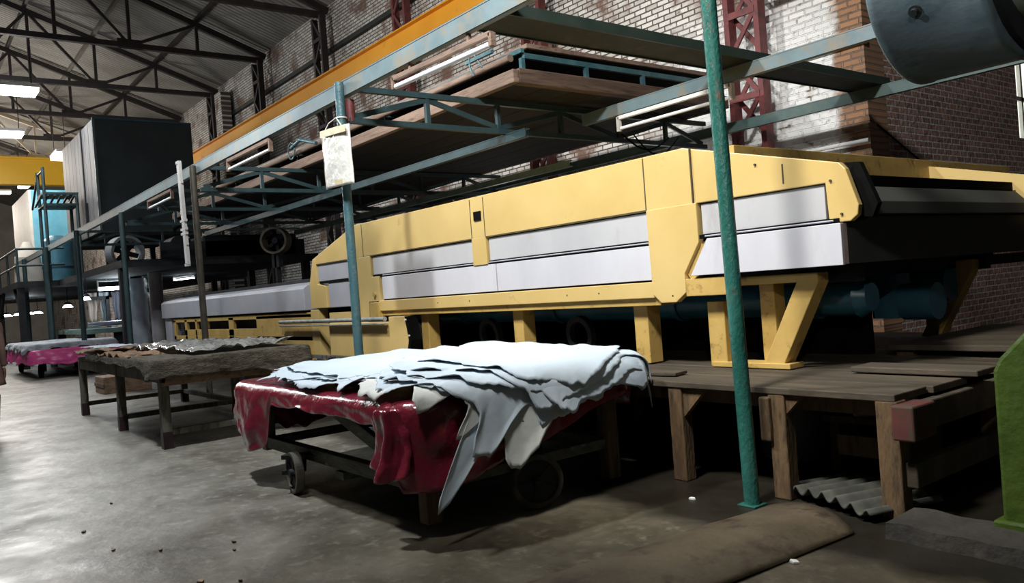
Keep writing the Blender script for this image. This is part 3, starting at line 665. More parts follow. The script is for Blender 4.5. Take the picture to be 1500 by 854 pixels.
obj('latch_knob', M().cyl((-8.80, FY-.03, 1.39), (-8.80, FY, 1.39), .028, 12), YELD, mc)
for x, z in ((-2.70, 1.655), (-3.6, 1.83), (-4.9, 1.25), (-5.3, 1.25), (-6.8, 1.25), (-7.4, 1.25), (-4.1, 1.2), (-2.76, 1.87), (-3.3, 2.06)):
    obj('bolt', M().cyl((x, FY-.012, z), (x, FY, z), .008, 8), SEAM, mc)
# white letters were too worn to read: a scuffed strip of stencil marks on the brown hood edge
for k in range(6):
    pass

# low yellow guard left of the legs
gd = thing('guard_cabinet', 'low yellow guard cabinet with a curved end, beside the sleeve pole', 'cabinet', (-9.4, 4.7, .62))
obj('front_panel', M().box(-10.1, -8.45, 4.66, 4.72, .63, 1.06), YEL, gd, bevel=.006)
obj('side_panel', M().prism([(-8.42, .63), (-8.05, .63), (-7.97, .85), (-8.03, 1.12), (-8.42, 1.12)], 4.64, 4.74), YEL, gd, bevel=.006)
st = M().prism([(-8.05, .63), (-7.99, .63), (-7.91, .85), (-7.97, 1.12), (-8.03, 1.12), (-7.97, .85)], 4.63, 4.76); obj('rubber_strap', st, BLK, gd)
for x, z in ((-8.0, 1.08), (-7.945, .9), (-7.975, .72)): obj('rivet', M().cyl((x, 4.61, z), (x, 4.64, z), .012, 8), WHITE, gd)
obj('body', M().box(-10.1, -8.0, 4.74, 5.1, .63, 1.05), DARK, gd)
obj('post', M().box(-10.75, -10.5, 4.70, 4.85, .55, 1.25), YEL, gd, bevel=.006)
obj('top_rail', M().cyl((-11.6, 4.58, 1.10), (-8.4, 4.58, 1.10), .028, 12).cyl((-11.6, 4.58, 1.04), (-8.4, 4.58, 1.04), .012, 8), mat('dirty_rail', (.15, .15, .14), (.3, .3, .28), 8, .5), gd)
obj('bottom_rail', M().box(-10.6, -8.1, 4.52, 4.58, .60, .645), TABW, gd)
obj('upper_strip', M().box(-10.1, -9.32, 4.68, 4.73, 1.06, 1.20), YEL, gd)

# grey hooded conveyor further left
gc = thing('hooded_conveyor', 'long conveyor with a grey hood over a slotted yellow base, left of the tunnel machine', 'conveyor', (-14.5, 5.4, .0))
obj('hood', M().prismx([(4.66, 1.25), (4.66, 1.56), (4.72, 1.61), (5.0, 1.66), (6.6, 1.66), (6.6, 1.25)], -18.4, -10.85), GRYP, gc, bevel=.008)
obj('hood_top', M().box(-18.3, -11.0, 5.1, 6.5, 1.66, 1.72), DARK, gc)
obj('end_leg', M().box(-18.4, -17.9, 4.72, 4.9, .6, 1.25), GRYP, gc)
yb = M(); z0, z1 = .80, 1.22
yb.box(-17.7, -10.75, 4.70, 4.75, .80, .88); yb.box(-17.7, -10.75, 4.70, 4.75, 1.15, 1.22)
for a, b_ in ((-17.7, -17.55), (-16.9, -16.75), (-16.2, -16.1), (-15.6, -15.45), (-14.25, -14.0), (-12.9, -10.75)): yb.box(a, b_, 4.70, 4.75, .80, 1.2)
yb.box(-16.9, -12.9, 4.70, 4.75, .88, 1.0)
obj('slotted_base', yb, YELD, gc, bevel=.005)
obj('base_core', M().box(-17.5, -10.9, 4.85, 6.4, .7, 1.25), DARK, gc)
for x in (-17.3, -14.2, -11.2): obj('leg', M().box(x-.1, x+.1, 4.85, 5.05, 0, .8), DARK, gc)
obj('base_skirt', M().box(-12.5, -10.75, 4.68, 4.74, .55, .82), YELD, gc)

# ------------------------------------------------------------------ timber platform at the right
pf = thing('timber_platform', 'dirty timber platform carrying the yellow machine, behind the green pole', 'platform', (-5, 4, 0))
x = -2.12; ys = [4.02, 4.42, 4.84, 5.25, 5.7, 6.15, 6.6, 7.1, 7.6]
for k, (a, b) in enumerate(zip(ys[:-1], ys[1:])):
    j = .04*math.sin(k*2.3)
    obj('deck_plank', M().add([(-8.6, a, .63), (x+j, a+.04*(k == 0), .615), (x+j, b-.012, .615), (-8.6, b-.012, .63), (-8.6, a, .66), (x+j, a+.04*(k == 0), .655), (x+j, b-.012, .655), (-8.6, b-.012, .66)],
        [(0,3,2,1),(4,5,6,7),(0,1,5,4),(1,2,6,5),(2,3,7,6),(3,0,4,7)]), PLATW, pf, bevel=.005)
for X, w_ in ((-2.17, .12), (-2.83, .11), (-3.60, .11), (-5.2, .11), (-6.8, .11), (-8.3, .11)):
    obj('post', M().box(X-w_/2, X+w_/2, 4.06, 4.16, 0, .62), POSTW, pf, bevel=.008)
for X in (-2.2, -3.6, -5.2): obj('post', M().box(X-.06, X+.06, 5.35, 5.47, 0, .62), POSTW, pf, bevel=.008)
obj('post_cleat', M().box(-2.93, -2.86, 4.03, 4.10, .34, .60), POSTW, pf, bevel=.01)
obj('corner_gusset', M().prism([(-3.55, .62), (-3.35, .62), (-3.55, .42)], 4.08, 4.12), POSTW, pf)
obj('corner_gusset', M().prism([(-2.78, .62), (-2.66, .62), (-2.78, .50)], 4.08, 4.12), POSTW, pf)
obj('end_rail', M().box(-2.11, -2.05, 4.02, 5.4, .45, .60), PLATW, pf, bevel=.008)
obj('end_rail', M().box(-2.11, -2.05, 4.10, 5.2, .17, .30), PLATW, pf, bevel=.008)
obj('end_block', M().box(-2.115, -2.00, 4.0, 4.24, .43, .61), REDP, pf, label='red painted end block', bevel=.01)
obj('cross_rail', M().box(-8.3, -2.2, 4.16, 4.20, .52, .61), POSTW, pf)
obj('cross_rail', M().box(-2.72, -2.3, 4.5, 4.56, .2, .32), POSTW, pf)
obj('under_boarding', M().box(-8.5, -2.3, 7.4, 7.5, 0, .6), DARK, pf)
obj('loose_board', M().box(-2.75, -2.0, 4.75, 5.0, .665, .70), PLATW, label='loose short board lying on the platform corner', cat='board', bevel=.006)
obj('loose_board', M().bar((-4.3, 4.22, .674), (-3.75, 4.32, .674), .16, .022), PLATW, label='thin loose board lying on the platform under the middle yellow legs', cat='board', bevel=.004)
rp = thing('rear_platform', 'second timber platform behind the first at the right, slightly higher', 'platform', (-2, 6.5, 0))
for k in range(5):
    obj('deck_plank', M().box(-3.0, -.8, 5.7+k*.35, 6.04+k*.35, .70, .74), PLATW, rp, bevel=.005)
for X in (-2.9, -.95): obj('post', M().box(X-.06, X+.06, 5.75, 5.87, 0, .70), POSTW, rp)
for X in (-2.9, -.95): obj('post', M().box(X-.06, X+.06, 7.2, 7.32, 0, .70), POSTW, rp)
obj('fascia', M().box(-2.0, -.8, 5.62, 5.7, .50, .72), PLATW, rp)
st = thing('sign_stand', 'dark wooden stand standing behind the platform end at the right', 'stand', (-1.7, 5.4, 0))
obj('post', M().box(-1.98, -1.84, 5.3, 5.42, 0, .6), POSTW, st); obj('cap', M().box(-2.0, -1.7, 5.25, 5.45, .6, .68), PLATW, st); obj('brace', M().box(-2.02, -1.6, 5.28, 5.3, .2, .33), PLATW, st)
tk = thing('oil_tank', 'dark tank standing in the shadow under the platform', 'tank', (-3.2, 5.1, 0))
obj('body', M().cyl((-3.35, 5.05, 0.03), (-3.35, 5.05, .52), .26, 28), mat('oily_tank', (.03, .04, .04), (.06, .07, .07), 3, .45), tk)
obj('rim', M().ring((-3.35, 5.05, .52), (0, 0, 1), .27, .24, .03), DARK, tk)
g = M(); 
for k, (x, y, z, a) in enumerate(((-2.70, 4.9, .42, .3), (-2.58, 4.95, .46, -.2))):
    g.bar((x-.12*math.cos(a), y-.03, z-.03), (x+.12*math.cos(a), y+.03, z+.03+.04*a), .12, .10)
obj('crumpled_carton', g, mat('grey_carton', (.3, .3, .27), (.42, .4, .36), 5, .7), label='crumpled grey carton wedged under the platform', cat='carton', bevel=.02)
obj('carton_shelf', M().box(-3.0, -2.35, 4.8, 5.2, .33, .37).box(-2.98, -2.92, 4.85, 5.1, 0, .33).box(-2.45, -2.38, 4.85, 5.1, 0, .33), POSTW, label='low plank shelf in the dark under the platform', cat='shelf')

# floor plate, corrugated sheet, kerb, green post
g = M(); nu, nv = 20, 30
for j in range(nv+1):
    for i in range(nu+1):
        a, b = i/nu, j/nv
        x0 = -3.0 + .2*b; x1 = -2.32 + .12*b
        g.v.append((x0+(x1-x0)*a, 1.3 + 2.55*b - .12*a + .08*math.sin(PI*a)*b, .012 + .055*math.sin(PI*a)**.7 * (1) + .006*nz(a*4, b*7)))
for j in range(nv):
    for i in range(nu): g.f.append((j*(nu+1)+i, j*(nu+1)+i+1, (j+1)*(nu+1)+i+1, (j+1)*(nu+1)+i)); g.sm.append(True)
o = obj('metal_plate', g, PLATE, label='arched rusty brown metal plate lying on the floor in the foreground', cat='plate'); o.modifiers.new('s', 'SOLIDIFY').thickness = .012
g = M(); nu, nv = 90, 6
for j in range(nv+1):
    for i in range(nu+1):
        a, b = i/nu, j/nv
        u = -.42 + .84*a; vv = .62*b
        X = -2.55 + u*.80 + vv*.25; Y = 4.02 + u*-.25 + vv*.75
        g.v.append((X, Y, .05 + .022*math.sin(a*PI*2*6.5) + .05*(1-a)*0 + .03*math.sin(PI*a)))
for j in range(nv):
    for i in range(nu): g.f.append((j*(nu+1)+i, j*(nu+1)+i+1, (j+1)*(nu+1)+i+1, (j+1)*(nu+1)+i)); g.sm.append(True)
o = obj('corrugated_sheet', g, CORR, label='grey corrugated roofing sheet on the floor under the platform edge', cat='sheet'); o.modifiers.new('s', 'SOLIDIFY').thickness = .012
g = M(); n = 24
for k in range(n+1):
    a = k/n; x = -2.06 + 1.4*a; j = .02*nz(a*9, 1); zt_ = .075 + .012*nz(a*7, 5)
    for dy, dz in ((0, 0), (.015, zt_), (.30, zt_+.01), (.32, 0)): g.v.append((x, 3.76 + dy + j - .04*a, dz))
for k in range(n):
    for i in range(3): g.f.append((k*4+i, k*4+i+1, k*4+4+i+1, k*4+4+i)); g.sm.append(False)
g.f.append((0, 1, 2, 3)); g.sm.append(False); g.f.append((n*4+3, n*4+2, n*4+1, n*4)); g.sm.append(False)
obj('concrete_kerb', g, KERB, label='dirty concrete kerb with red stains at the lower right', cat='kerb')
gp = thing('machine_guard', 'olive green steel guard standing at the right edge', 'guard', (-1.3, 4.2, .1))
obj('panel', M().prism([(-1.63, .09), (-1.63, .80), (-1.60, .86), (-1.38, 1.10), (-.9, 1.25), (-.9, .09)], 4.02, 4.40), GRNP, gp, bevel=.02)
obj('foot', M().box(-1.66, -.9, 3.99, 4.43, .0, .11), GRNP, gp, bevel=.01)

# litter
for k, (x, y, sx, m_) in enumerate((a_, b_, c_*.5, d_) for a_, b_, c_, d_ in ((-4.05, 1.3, .018, LITTER), (-4.2, 1.15, .03, LITTER), (-4.95, 1.15, .022, LITTER), (-4.3, .8, .02, LITTER), (-5.2, .95, .02, LITTER), (-4.75, 1.5, .03, LITTER), (-4.6, 1.45, .02, LITTER),
        (-3.75, .9, .03, LITTER), (-5.8, .9, .02, LITTER), (-3.25, 3.75, .03, SCRAPW), (-2.35, 3.6, .03, SCRAPW), (-2.2, 3.2, .03, SCRAPW), (-6.5, 1.2, .02, LITTER), (-3.4, 1.4, .02, LITTER))):
    g = M(); a0 = random.random()*6
    pts = [(x+sx*(.5+random.random())*math.cos(a0+t)*1.5, y+sx*(.5+random.random())*math.sin(a0+t), .002) for t in (0, 1.1, 2.3, 3.2, 4.4, 5.3)]
    g.add(pts + [(p[0], p[1], .008 + random.random()*.006) for p in pts], [(5,4,3,2,1,0), (6,7,8,9,10,11)] + [(i, (i+1) % 6, 6+(i+1) % 6, 6+i) for i in range(6)])
    obj('scrap', g, m_, label=('small brown scrap of trimming lying on the bare floor' if m_ is LITTER else 'small white scrap lying on the dark floor by the rusty plate'), cat='scrap',
        group='brown scraps on the floor' if m_ is LITTER else 'white scraps near the plate')

# ------------------------------------------------------------------ hide cart
CX0, CX1, CY0, CY1, CZ = -6.45, -3.92, 2.32, 3.82, .74
ct = thing('hide_cart', 'low wooden trolley on wheels carrying the white hides, in the foreground', 'cart', ((CX0+CX1)/2, 3.07, 0))
for y in (CY0+.04, CY1-.04):
    obj('top_rail', M().box(CX0, CX1, y-.04, y+.04, .62, .70), CARTW, ct, bevel=.006)
obj('bottom_rail', M().box(CX0, CX1-.02, CY0+.01, CY0+.08, .22, .31), CARTW, ct, bevel=.006)
obj('bottom_rail', M().box(CX0, CX1, CY1-.08, CY1-.01, .22, .31), CARTW, ct, bevel=.006)
for x in (CX0+.05, CX1-.05): obj('end_rail', M().box(x-.04, x+.04, CY0, CY1, .60, .69), CARTW, ct, bevel=.006)
for x in (CX0+.05, CX1-.05): obj('end_rail', M().box(x-.03, x+.03, CY0, CY1, .235, .30), CARTW, ct, bevel=.006)
obj('deck_board', M().box(CX0, CX1, CY0, CY1, .70, .735), CARTW, ct)
obj('leg', M().box(CX1-.09, CX1+.01, CY0-.01, CY0+.09, .06, .66), POSTW, ct, bevel=.01)
obj('leg', M().box(CX1-.09, CX1+.01, CY1-.09, CY1+.01, .03, .66), POSTW, ct, bevel=.01)
obj('leg', M().box(CX0, CX0+.09, CY0, CY0+.09, .2, .66), CARTW, ct, bevel=.01)
obj('leg', M().box(CX0, CX0+.09, CY1-.09, CY1, .2, .66), CARTW, ct, bevel=.01)
obj('diagonal_brace', M().bar((-5.35, CY0+.06, .66), (-4.0, CY0+.06, .27), .045, .09), CARTW, ct, bevel=.006)
obj('diagonal_brace', M().bar((CX0+.1, CY1-.05, .28), (-4.6, CY1-.05, .64), .04, .08), CARTW, ct, bevel=.006)
obj('middle_rail', M().box(-5.1, -4.98, CY0, CY1, .16, .21), CARTW, ct)
def wheel(c, ax, R, w_, nm='wheel', m=RUB):
    c = Vector(c); ax = Vector(ax).normalized()
    wh = obj(nm, M().ring(c, ax, R, R*.8, w_, 40), m, ct, bevel=.006)
    d = M().cyl(c-ax*w_*.18, c+ax*w_*.18, R*.82, 32); d.cyl(c-ax*w_*.7, c+ax*w_*.7, R*.2, 16)
    for k in range(5):
        a = ax.orthogonal().normalized(); a.rotate(Matrix.Rotation(2*PI*k/5, 3, ax))
        d.bar(c+a*R*.15, c+a*R*.8, w_*.6, R*.12, ax)
    obj('hub', d, DARK, wh)
wheel((-3.86, 3.06, .168), (.93, -.36, 0), .165, .055)
wheel((-5.58, 2.23, .15), (-.12, -.99, 0), .148, .06)
wheel((-5.75, 3.6, .148), (.0, 1, 0), .146, .07)
obj('fork', M().box(-3.99, -3.94, 2.98, 3.14, .168, .62).bar((-3.95, 3.06, .168), (-3.80, 3.02, .168), .03, .03), DARK, ct)
obj('fork', M().bar((-5.58, 2.29, .15), (-5.60, 2.31, .25), .03, .05).bar((-5.68, 2.20, .26), (-5.5, 2.36, .26), .1, .03).bar((-5.66, 2.17, .15), (-5.56, 2.29, .15), .03, .03), DARK, ct)

# -- plastic sheet: flat over the deck with a wrinkled skirt
def rrect(t, x0, x1, y0, y1, r):          # point and outward normal at perimeter fraction t (start at front-left, going +X along the front)
    segs = []
    L1 = x1-x0-2*r; L2 = y1-y0-2*r; q = PI*r/2
    tot = 2*(L1+L2)+4*q; s = (t % 1.)*tot
    for kind, ln, dat in (('l', L1, ((x0+r, y0), (1, 0), (0, -1))), ('c', q, ((x1-r, y0+r), -PI/2)), ('l', L2, ((x1, y0+r), (0, 1), (1, 0))), ('c', q, ((x1-r, y1-r), 0)),
                          ('l', L1, ((x1-r, y1), (-1, 0), (0, 1))), ('c', q, ((x0+r, y1-r), PI/2)), ('l', L2, ((x0, y1-r), (0, -1), (-1, 0))), ('c', q, ((x0+r, y0+r), PI))):
        if s <= ln or (kind == 'c' and dat[1] == PI):
            if kind == 'l': return (dat[0][0]+dat[1][0]*s, dat[0][1]+dat[1][1]*s), dat[2]
            a = dat[1] + s/ln*PI/2
            return (dat[0][0]+r*math.cos(a), dat[0][1]+r*math.sin(a)), (math.cos(a), math.sin(a))
        s -= ln

def skirt(x0, x1, y0, y1, r, z, h, roll, N=360, NJ=26, wr=.05, seed=0., sag=0.):
    g = M(); rings = []
    c = ((x0+x1)/2, (y0+y1)/2)
    for sc in (0.0, .35, .7, .9):
        for k in range(N):
            (px, py), nn = rrect(k/N, x0, x1, y0, y1, r)
            X = c[0]+(px-c[0])*sc; Y = c[1]+(py-c[1])*sc
            g.v.append((X, Y, z + .012*nz(X*3, Y*3, seed)))
    for j in range(NJ+1):
        b = j/NJ
        for k in range(N):
            (px, py), nn = rrect(k/N, x0, x1, y0, y1, r)
            H = h(px, py); e = b*(H+roll*1.6); w_ = nz(px*3.2+seed, py*3.2, 1.5)
            if e < roll*PI/2:
                a = e/roll; o_ = roll*math.sin(a); dz = roll*(1-math.cos(a))
            else:
                o_ = roll; dz = roll + (e-roll*PI/2)
            f = min(1, dz/.12)
            cre = abs(nz(px*4+seed+b*1.2, py*4, b*2.2))*1.3 + .45*nz(px*9-b*2, py*9, b*5+seed)
            o_ += f*(wr*(w_*1.2+.35) + wr*.75*cre)*min(1.6, .4+dz*3) - f*sag*min(1, dz*2.5)
            g.v.append((px+nn[0]*o_, py+nn[1]*o_, z-dz + .014*nz(px*6, py*6, b*4+seed)*f))
    tot = len(g.v)//N
    for j in range(tot-1):
        for k in range(N): g.f.append((j*N+k, j*N+(k+1) % N, (j+1)*N+(k+1) % N, (j+1)*N+k)); g.sm.append(True)
    return g
def sm(a, b, x): t = max(0, min(1, (x-a)/(b-a))); return t*t*(3-2*t)
def hplas(x, y):
    front = .06 + .02*nz(x*2.2, 3)
    left = 1 - sm(-5.90, -5.76, x)
    right = sm(-4.22, -4.08, x)
    hf = front + left*(.34+.05*nz(x*4, y*4) - .16*sm(-6.2, -6.6, x)) + right*(.30)
    side = .30 - .22*sm(2.9, 3.9, y) + .02*nz(y*7, 1)
    if x > -3.95: return .42 - .06*sm(2.4, 2.8, y) + (side - .36)*sm(2.5, 3.2, y)
    if x < -6.55: return .30 + .1*sm(2.3, 2.6, y) - .15*sm(2.6, 3.8, y) + .07*nz(y*8, 2)
    if y > 3.5: return .2
    return hf
g = skirt(-6.62, -3.88, 2.24, 3.88, .10, .765, hplas, .07, wr=.03, seed=2.)
o = obj('plastic_sheet', g, PLAS, label='glossy dark red plastic sheet draped over the foreground trolley under the hides', cat='plastic sheet', fix=True); o.modifiers.new('s', 'SOLIDIFY').thickness = .003
# gathered bunch of plastic at the near corner
g = M(); n = 48; mm = 26
for j in range(mm+1):
    b = j/mm
    for i in range(n):
        a = 2*PI*i/n
        rr = (.06 + .075*b**.6 + .028*math.sin(a*5+b*3) * (.4+b) + .02*nz(a*1.5, b*4))
        g.v.append((-4.02 + .03*b + rr*1.15*math.cos(a), 2.16 + .03*math.sin(b*3) + rr*.75*math.sin(a), .73 - .36*b + .03*math.sin(a*2+1)*b))
for j in range(mm):
    for i in range(n): g.f.append((j*n+i, j*n+(i+1) % n, (j+1)*n+(i+1) % n, (j+1)*n+i)); g.sm.append(True)
g.f.append(tuple(range(n))); g.sm.append(False)
o = obj('bunched_fold', g, PLAS, o); o.modifiers.new('s', 'SOLIDIFY').thickness = .003

# -- hides
HX0, HX1, HY0, HY1 = -6.5, -3.86, 2.24, 3.90
def mound(u, v): 
    a = max(0, min(1, (u-HX0)/(HX1-HX0))); b = max(0, min(1, (v-HY0)/(HY1-HY0)))
    return .06*math.sin(PI*a)**.6*math.sin(PI*b)**.6 + .012*nz(u*1.5, v*1.5) 
def drape(u, v, lift, R=.06, seed=0.):
    cu = max(HX0, min(HX1, u)); cv = max(HY0, min(HY1, v))
    dx, dy = u-cu, v-cv; e = math.hypot(dx, dy)
    z = .80 + lift + mound(cu, cv)
    if e < 1e-6: return (u, v, z + .008*nz(u*5, v*5, seed))
    nx, ny = dx/e, dy/e; R += lift*.9
    if e < R*PI/2: o_ = R*math.sin(e/R); d = R*(1-math.cos(e/R))
    else: o_ = R; d = R + (e-R*PI/2)
    f = min(1, d/.15)
    wob = f*(.030*nz(cu*2.2+seed, cv*2.2, 7.) + .006*nz(cu*9, cv*9, seed))*(1+d*2) + .10*d
    return (cu+nx*(o_+wob), cv+ny*(o_+wob), z-d)
def hide(cx, cy, rx, ry, rot, lift, seed, lobes=(), jag=.035, m=HIDE, curl=.03, label=None, big=.09):
    N = 300; K = 30; g = M(); outline = []
    for k in range(N):
        t = 2*PI*k/N
        f = 1 + .06*math.cos(2*t+seed) + .07*math.cos(4*t+seed*1.7) + big*nz(math.cos(t)*1.3+seed*3, math.sin(t)*1.3) + jag*nz(math.cos(t)*7+seed, math.sin(t)*7, 3.) * 2 + jag*.8*nz(math.cos(t)*25+seed, math.sin(t)*25, 9.)*1.6
        for (a0, wd, am) in lobes:
            d = (t-a0+PI) % (2*PI) - PI; f += am*math.exp(-(d/wd)**2)*(1 + .28*nz(math.cos(t)*16+seed, math.sin(t)*16, 2.) + .16*nz(math.cos(t)*60+seed, math.sin(t)*60, 4.))
        outline.append(f)
    g.v.append(drape(cx, cy, lift, seed=seed))
    for j in range(1, K+1):
        b = (j/K)
        for k in range(N):
            t = 2*PI*k/N; f = outline[k]
            u0 = rx*f*b*math.cos(t); v0 = ry*f*b*math.sin(t)
            u = cx+u0*math.cos(rot)-v0*math.sin(rot); v = cy+u0*math.sin(rot)+v0*math.cos(rot)
            x, y, z = drape(u, v, lift, seed=seed)
            c = max(0, (b-.86)/.14)**1.5
            amt = c*curl*(.5+1.2*nz(math.cos(t)*4+seed, math.sin(t)*4, 5.))
            out = max(0, max(u-HX1, HX0-u, v-HY1, HY0-v))
            if out > .05:
                x += amt*(1 if u > HX1 else 0); y -= amt*(1 if v < HY0 else 0)
            else: z += max(0, amt) + (-min(.6*lift, .02)*c if amt < 0 else 0)
            g.v.append((x, y, z))
    for k in range(N): g.f.append((0, 1+k, 1+(k+1) % N)); g.sm.append(True)
    for j in range(K-1):
        for k in range(N):
            a = 1+j*N; g.f.append((a+k, a+N+k, a+N+(k+1) % N, a+(k+1) % N)); g.sm.append(True)
    o = obj('leather_hide', g, m, label=label, cat='hide', group='pale hides piled on the trolley')
    s_ = o.modifiers.new('s', 'SOLIDIFY'); s_.thickness = .004
    return o
P = 'pale hide '
S = [
 (-5.42, 3.08, 1.10, .88, 0, .000, 1.0, ((3.5, .12, .16), (3.9, .08, .16), (4.3, .06, .08)), P+'at the bottom of the left pile, fringed over the red plastic'),
 (-5.45, 3.10, 1.06, .84, .05, .008, 2.3, ((3.7, .08, .22), (3.35, .06, .14), (4.15, .04, .26), (3.05, .05, .12)), P+'with ragged tips at the far left end of the trolley'),
 (-5.30, 3.10, 1.06, .84, -.03, .016, 3.1, ((4.55, .04, .05), (5.25, .06, .2)), P+'of the left pile whose edge follows the front plastic roll'),
 (-5.30, 3.10, 1.10, .85, .03, .024, 4.7, ((5.10, .05, .14), (3.6, .06, .1)), P+'of the left pile with a pointed flap at the front'),
 (-5.25, 3.10, 1.14, .87, 0, .032, 5.9, ((5.05, .03, .05),), P+'lying smooth on top of the left pile'),
 (-4.35, 3.05, .62, .92, 0, .022, 6.6, ((5.55, .10, .45), (5.85, .07, .30)), P+'at the bottom of the right pile, white strip by the bunched plastic'),
 (-4.20, 3.12, .62, .92, .05, .034, 7.2, ((5.72, .07, .85), (.9, .12, .2)), P+'hanging over the near corner in the longest narrow point'),
 (-4.16, 3.20, .62, .90, -.02, .046, 8.4, ((6.0, .13, .40), (.35, .10, .16), (5.62, .05, .3)), P+'hanging as a rounded white flap over the right side'),
 (-4.15, 3.18, .62, .90, 0, .058, 9.3, ((5.78, .10, .52), (6.12, .07, .25), (.75, .1, .22)), P+'with a broad ragged flap hanging left of the big wheel'),
 (-4.18, 3.25, .62, .84, .05, .070, 10.2, ((6.2, .16, .16), (.85, .12, .50), (1.1, .06, .35)), P+'with strips hanging at the far right corner'),
 (-4.22, 3.24, .60, .80, -.05, .082, 11.5, ((6.1, .10, .14), (1.0, .1, .35)), P+'second from the top of the right pile, edge curling over'),
 (-4.34, 3.30, .66, .70, .1, .094, 12.8, ((6.25, .2, .12),), P+'topmost of the right pile, with a jagged edge'),
]
for k, (cx, cy, rx, ry, rot, lift, seed, lb, lab) in enumerate(S):
    hide(cx, cy, rx, ry, rot, lift, seed, lb, m=HIDE if k not in (5, 7) else HIDEG, label=lab, jag=.030 if k < 2 else .018, curl=.03 if k < 2 else .018, big=.04)

# ------------------------------------------------------------------ sackcloth table
FOOTR = mat('black_red_paint', (.014, .007, .008), (.028, .010, .010), 5, .5)
tb = thing('work_table', 'rough dark wooden table covered with sackcloth, left of the hide cart', 'table', (-10.7, 2.85, 0))
TX0, TX1, TY0, TY1 = -12.95, -8.52, 2.10, 3.55
obj('tabletop', M().box(TX0, TX1, TY0, TY1, .78, .83), TABW, tb, bevel=.006)
obj('apron', M().box(TX0, TX1, TY0, TY0+.05, .66, .78), TABW, tb, bevel=.006)
obj('apron', M().box(TX1-.06, TX1, TY0, TY1, .63, .78), WOODX, tb, bevel=.006)
for x in (-12.87, -10.53, -8.60):
    for y in (TY0+.04, TY1-.05):
        lg = obj('leg', M().box(x-.045, x+.045, y-.045, y+.045, 0, .78), TABW, tb, bevel=.006)
        obj('painted_foot', M().box(x-.048, x+.048, y-.048, y+.048, 0, .17), FOOTR if y < 3 else DARK, lg)
for x in (-12.87, -10.53, -8.60): obj('stretcher', M().box(x-.03, x+.03, TY0+.08, TY1, .13, .19), TABW, tb, bevel=.005)
obj('stretcher', M().box(TX0+.1, TX1-.1, TY1-.08, TY1-.02, .13, .19), TABW, tb, bevel=.005)
def hs(x, y):
    if x > -8.62: return .16 + .10*sm(3.0, 3.4, y) + .025*nz(y*9, 1) - .05*(abs(nz(y*2, 5)))
    if y < 2.3: return .05 + .05*nz(x*1.5, 2) + .12*sm(-9.3, -8.8, x)
    return .1
o = obj('sackcloth', skirt(TX0+.9, TX1+.03, TY0-.02, TY1+.1, .05, .90, hs, .04, wr=.03, seed=5., NJ=14), SACK, label='brown ribbed sackcloth folded over the right end of the wooden table', cat='cloth'); o.modifiers.new('s', 'SOLIDIFY').thickness = .02
o = obj('sack_padding', M().box(TX0+.95, TX1-.02, TY0+.03, TY1+.05, .83, .885), SACK, label='flat sack padding between the tabletop and the brown sackcloth', cat='cloth', bevel=.01)
def film(x0, x1, y0, y1, z, seed, amp):
    g = M(); nu, nv = 60, 36
    for j in range(nv+1):
        for i in range(nu+1):
            a, b = i/nu, j/nv; e = .12*nz(a*6+seed, b*6)*1.; x_ = x0+(x1-x0)*a+e*.5; y_ = y0+(y1-y0)*b+e*.5
            g.v.append((x_, y_, z + amp*abs(nz(x_*3+seed, y_*3)) + amp*.6*abs(nz(x_*9+seed, y_*9))))
    for j in range(nv):
        for i in range(nu): g.f.append((j*(nu+1)+i, j*(nu+1)+i+1, (j+1)*(nu+1)+i+1, (j+1)*(nu+1)+i)); g.sm.append(True)
    return g
o = obj('plastic_film', film(-11.3, -8.65, 2.45, 3.55, .925, 3., .10), FILM, label='crumpled clear plastic film spread over the sackcloth', cat='plastic film', fix=False); o.modifiers.new('s', 'SOLIDIFY').thickness = .003
obj('leather_scrap_heap', film(-12.9, -9.6, 2.05, 3.0, .875, 9., .09), RUST, label='layer of brown leather scraps on the left half of the sackcloth table', cat='scraps', kind='stuff', fix=False).modifiers.new('s', 'SOLIDIFY').thickness = .012
obj('white_offcut', film(-12.2, -11.2, 2.03, 2.5, .98, 12., .02), HIDE, label='white hide offcut on the left end of the sackcloth table', cat='offcut', fix=False).modifiers.new('s', 'SOLIDIFY').thickness = .006
wc = thing('wooden_crate', 'small brown wooden crate on the floor under the far end of the sackcloth table', 'crate', (-16.2, 3.3, 0))
obj('body', M().box(-16.6, -15.85, 2.95, 3.75, .0, .30), WOODX, wc, bevel=.008)
obj('slat', M().box(-16.62, -15.83, 2.94, 2.97, .12, .18), WOOD, wc)
# hanging dark plank screen behind the table
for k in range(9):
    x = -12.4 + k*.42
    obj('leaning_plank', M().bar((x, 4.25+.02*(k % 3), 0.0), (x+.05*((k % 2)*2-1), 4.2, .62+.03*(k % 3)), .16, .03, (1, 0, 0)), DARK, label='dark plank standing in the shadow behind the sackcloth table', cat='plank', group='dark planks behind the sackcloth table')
obj('offcut_bundle', M().box(-9.6, -9.0, 3.3, 3.62, .52, .66), WOODX, label='pale timber offcut wedged under the sackcloth table top', cat='timber', bevel=.01)

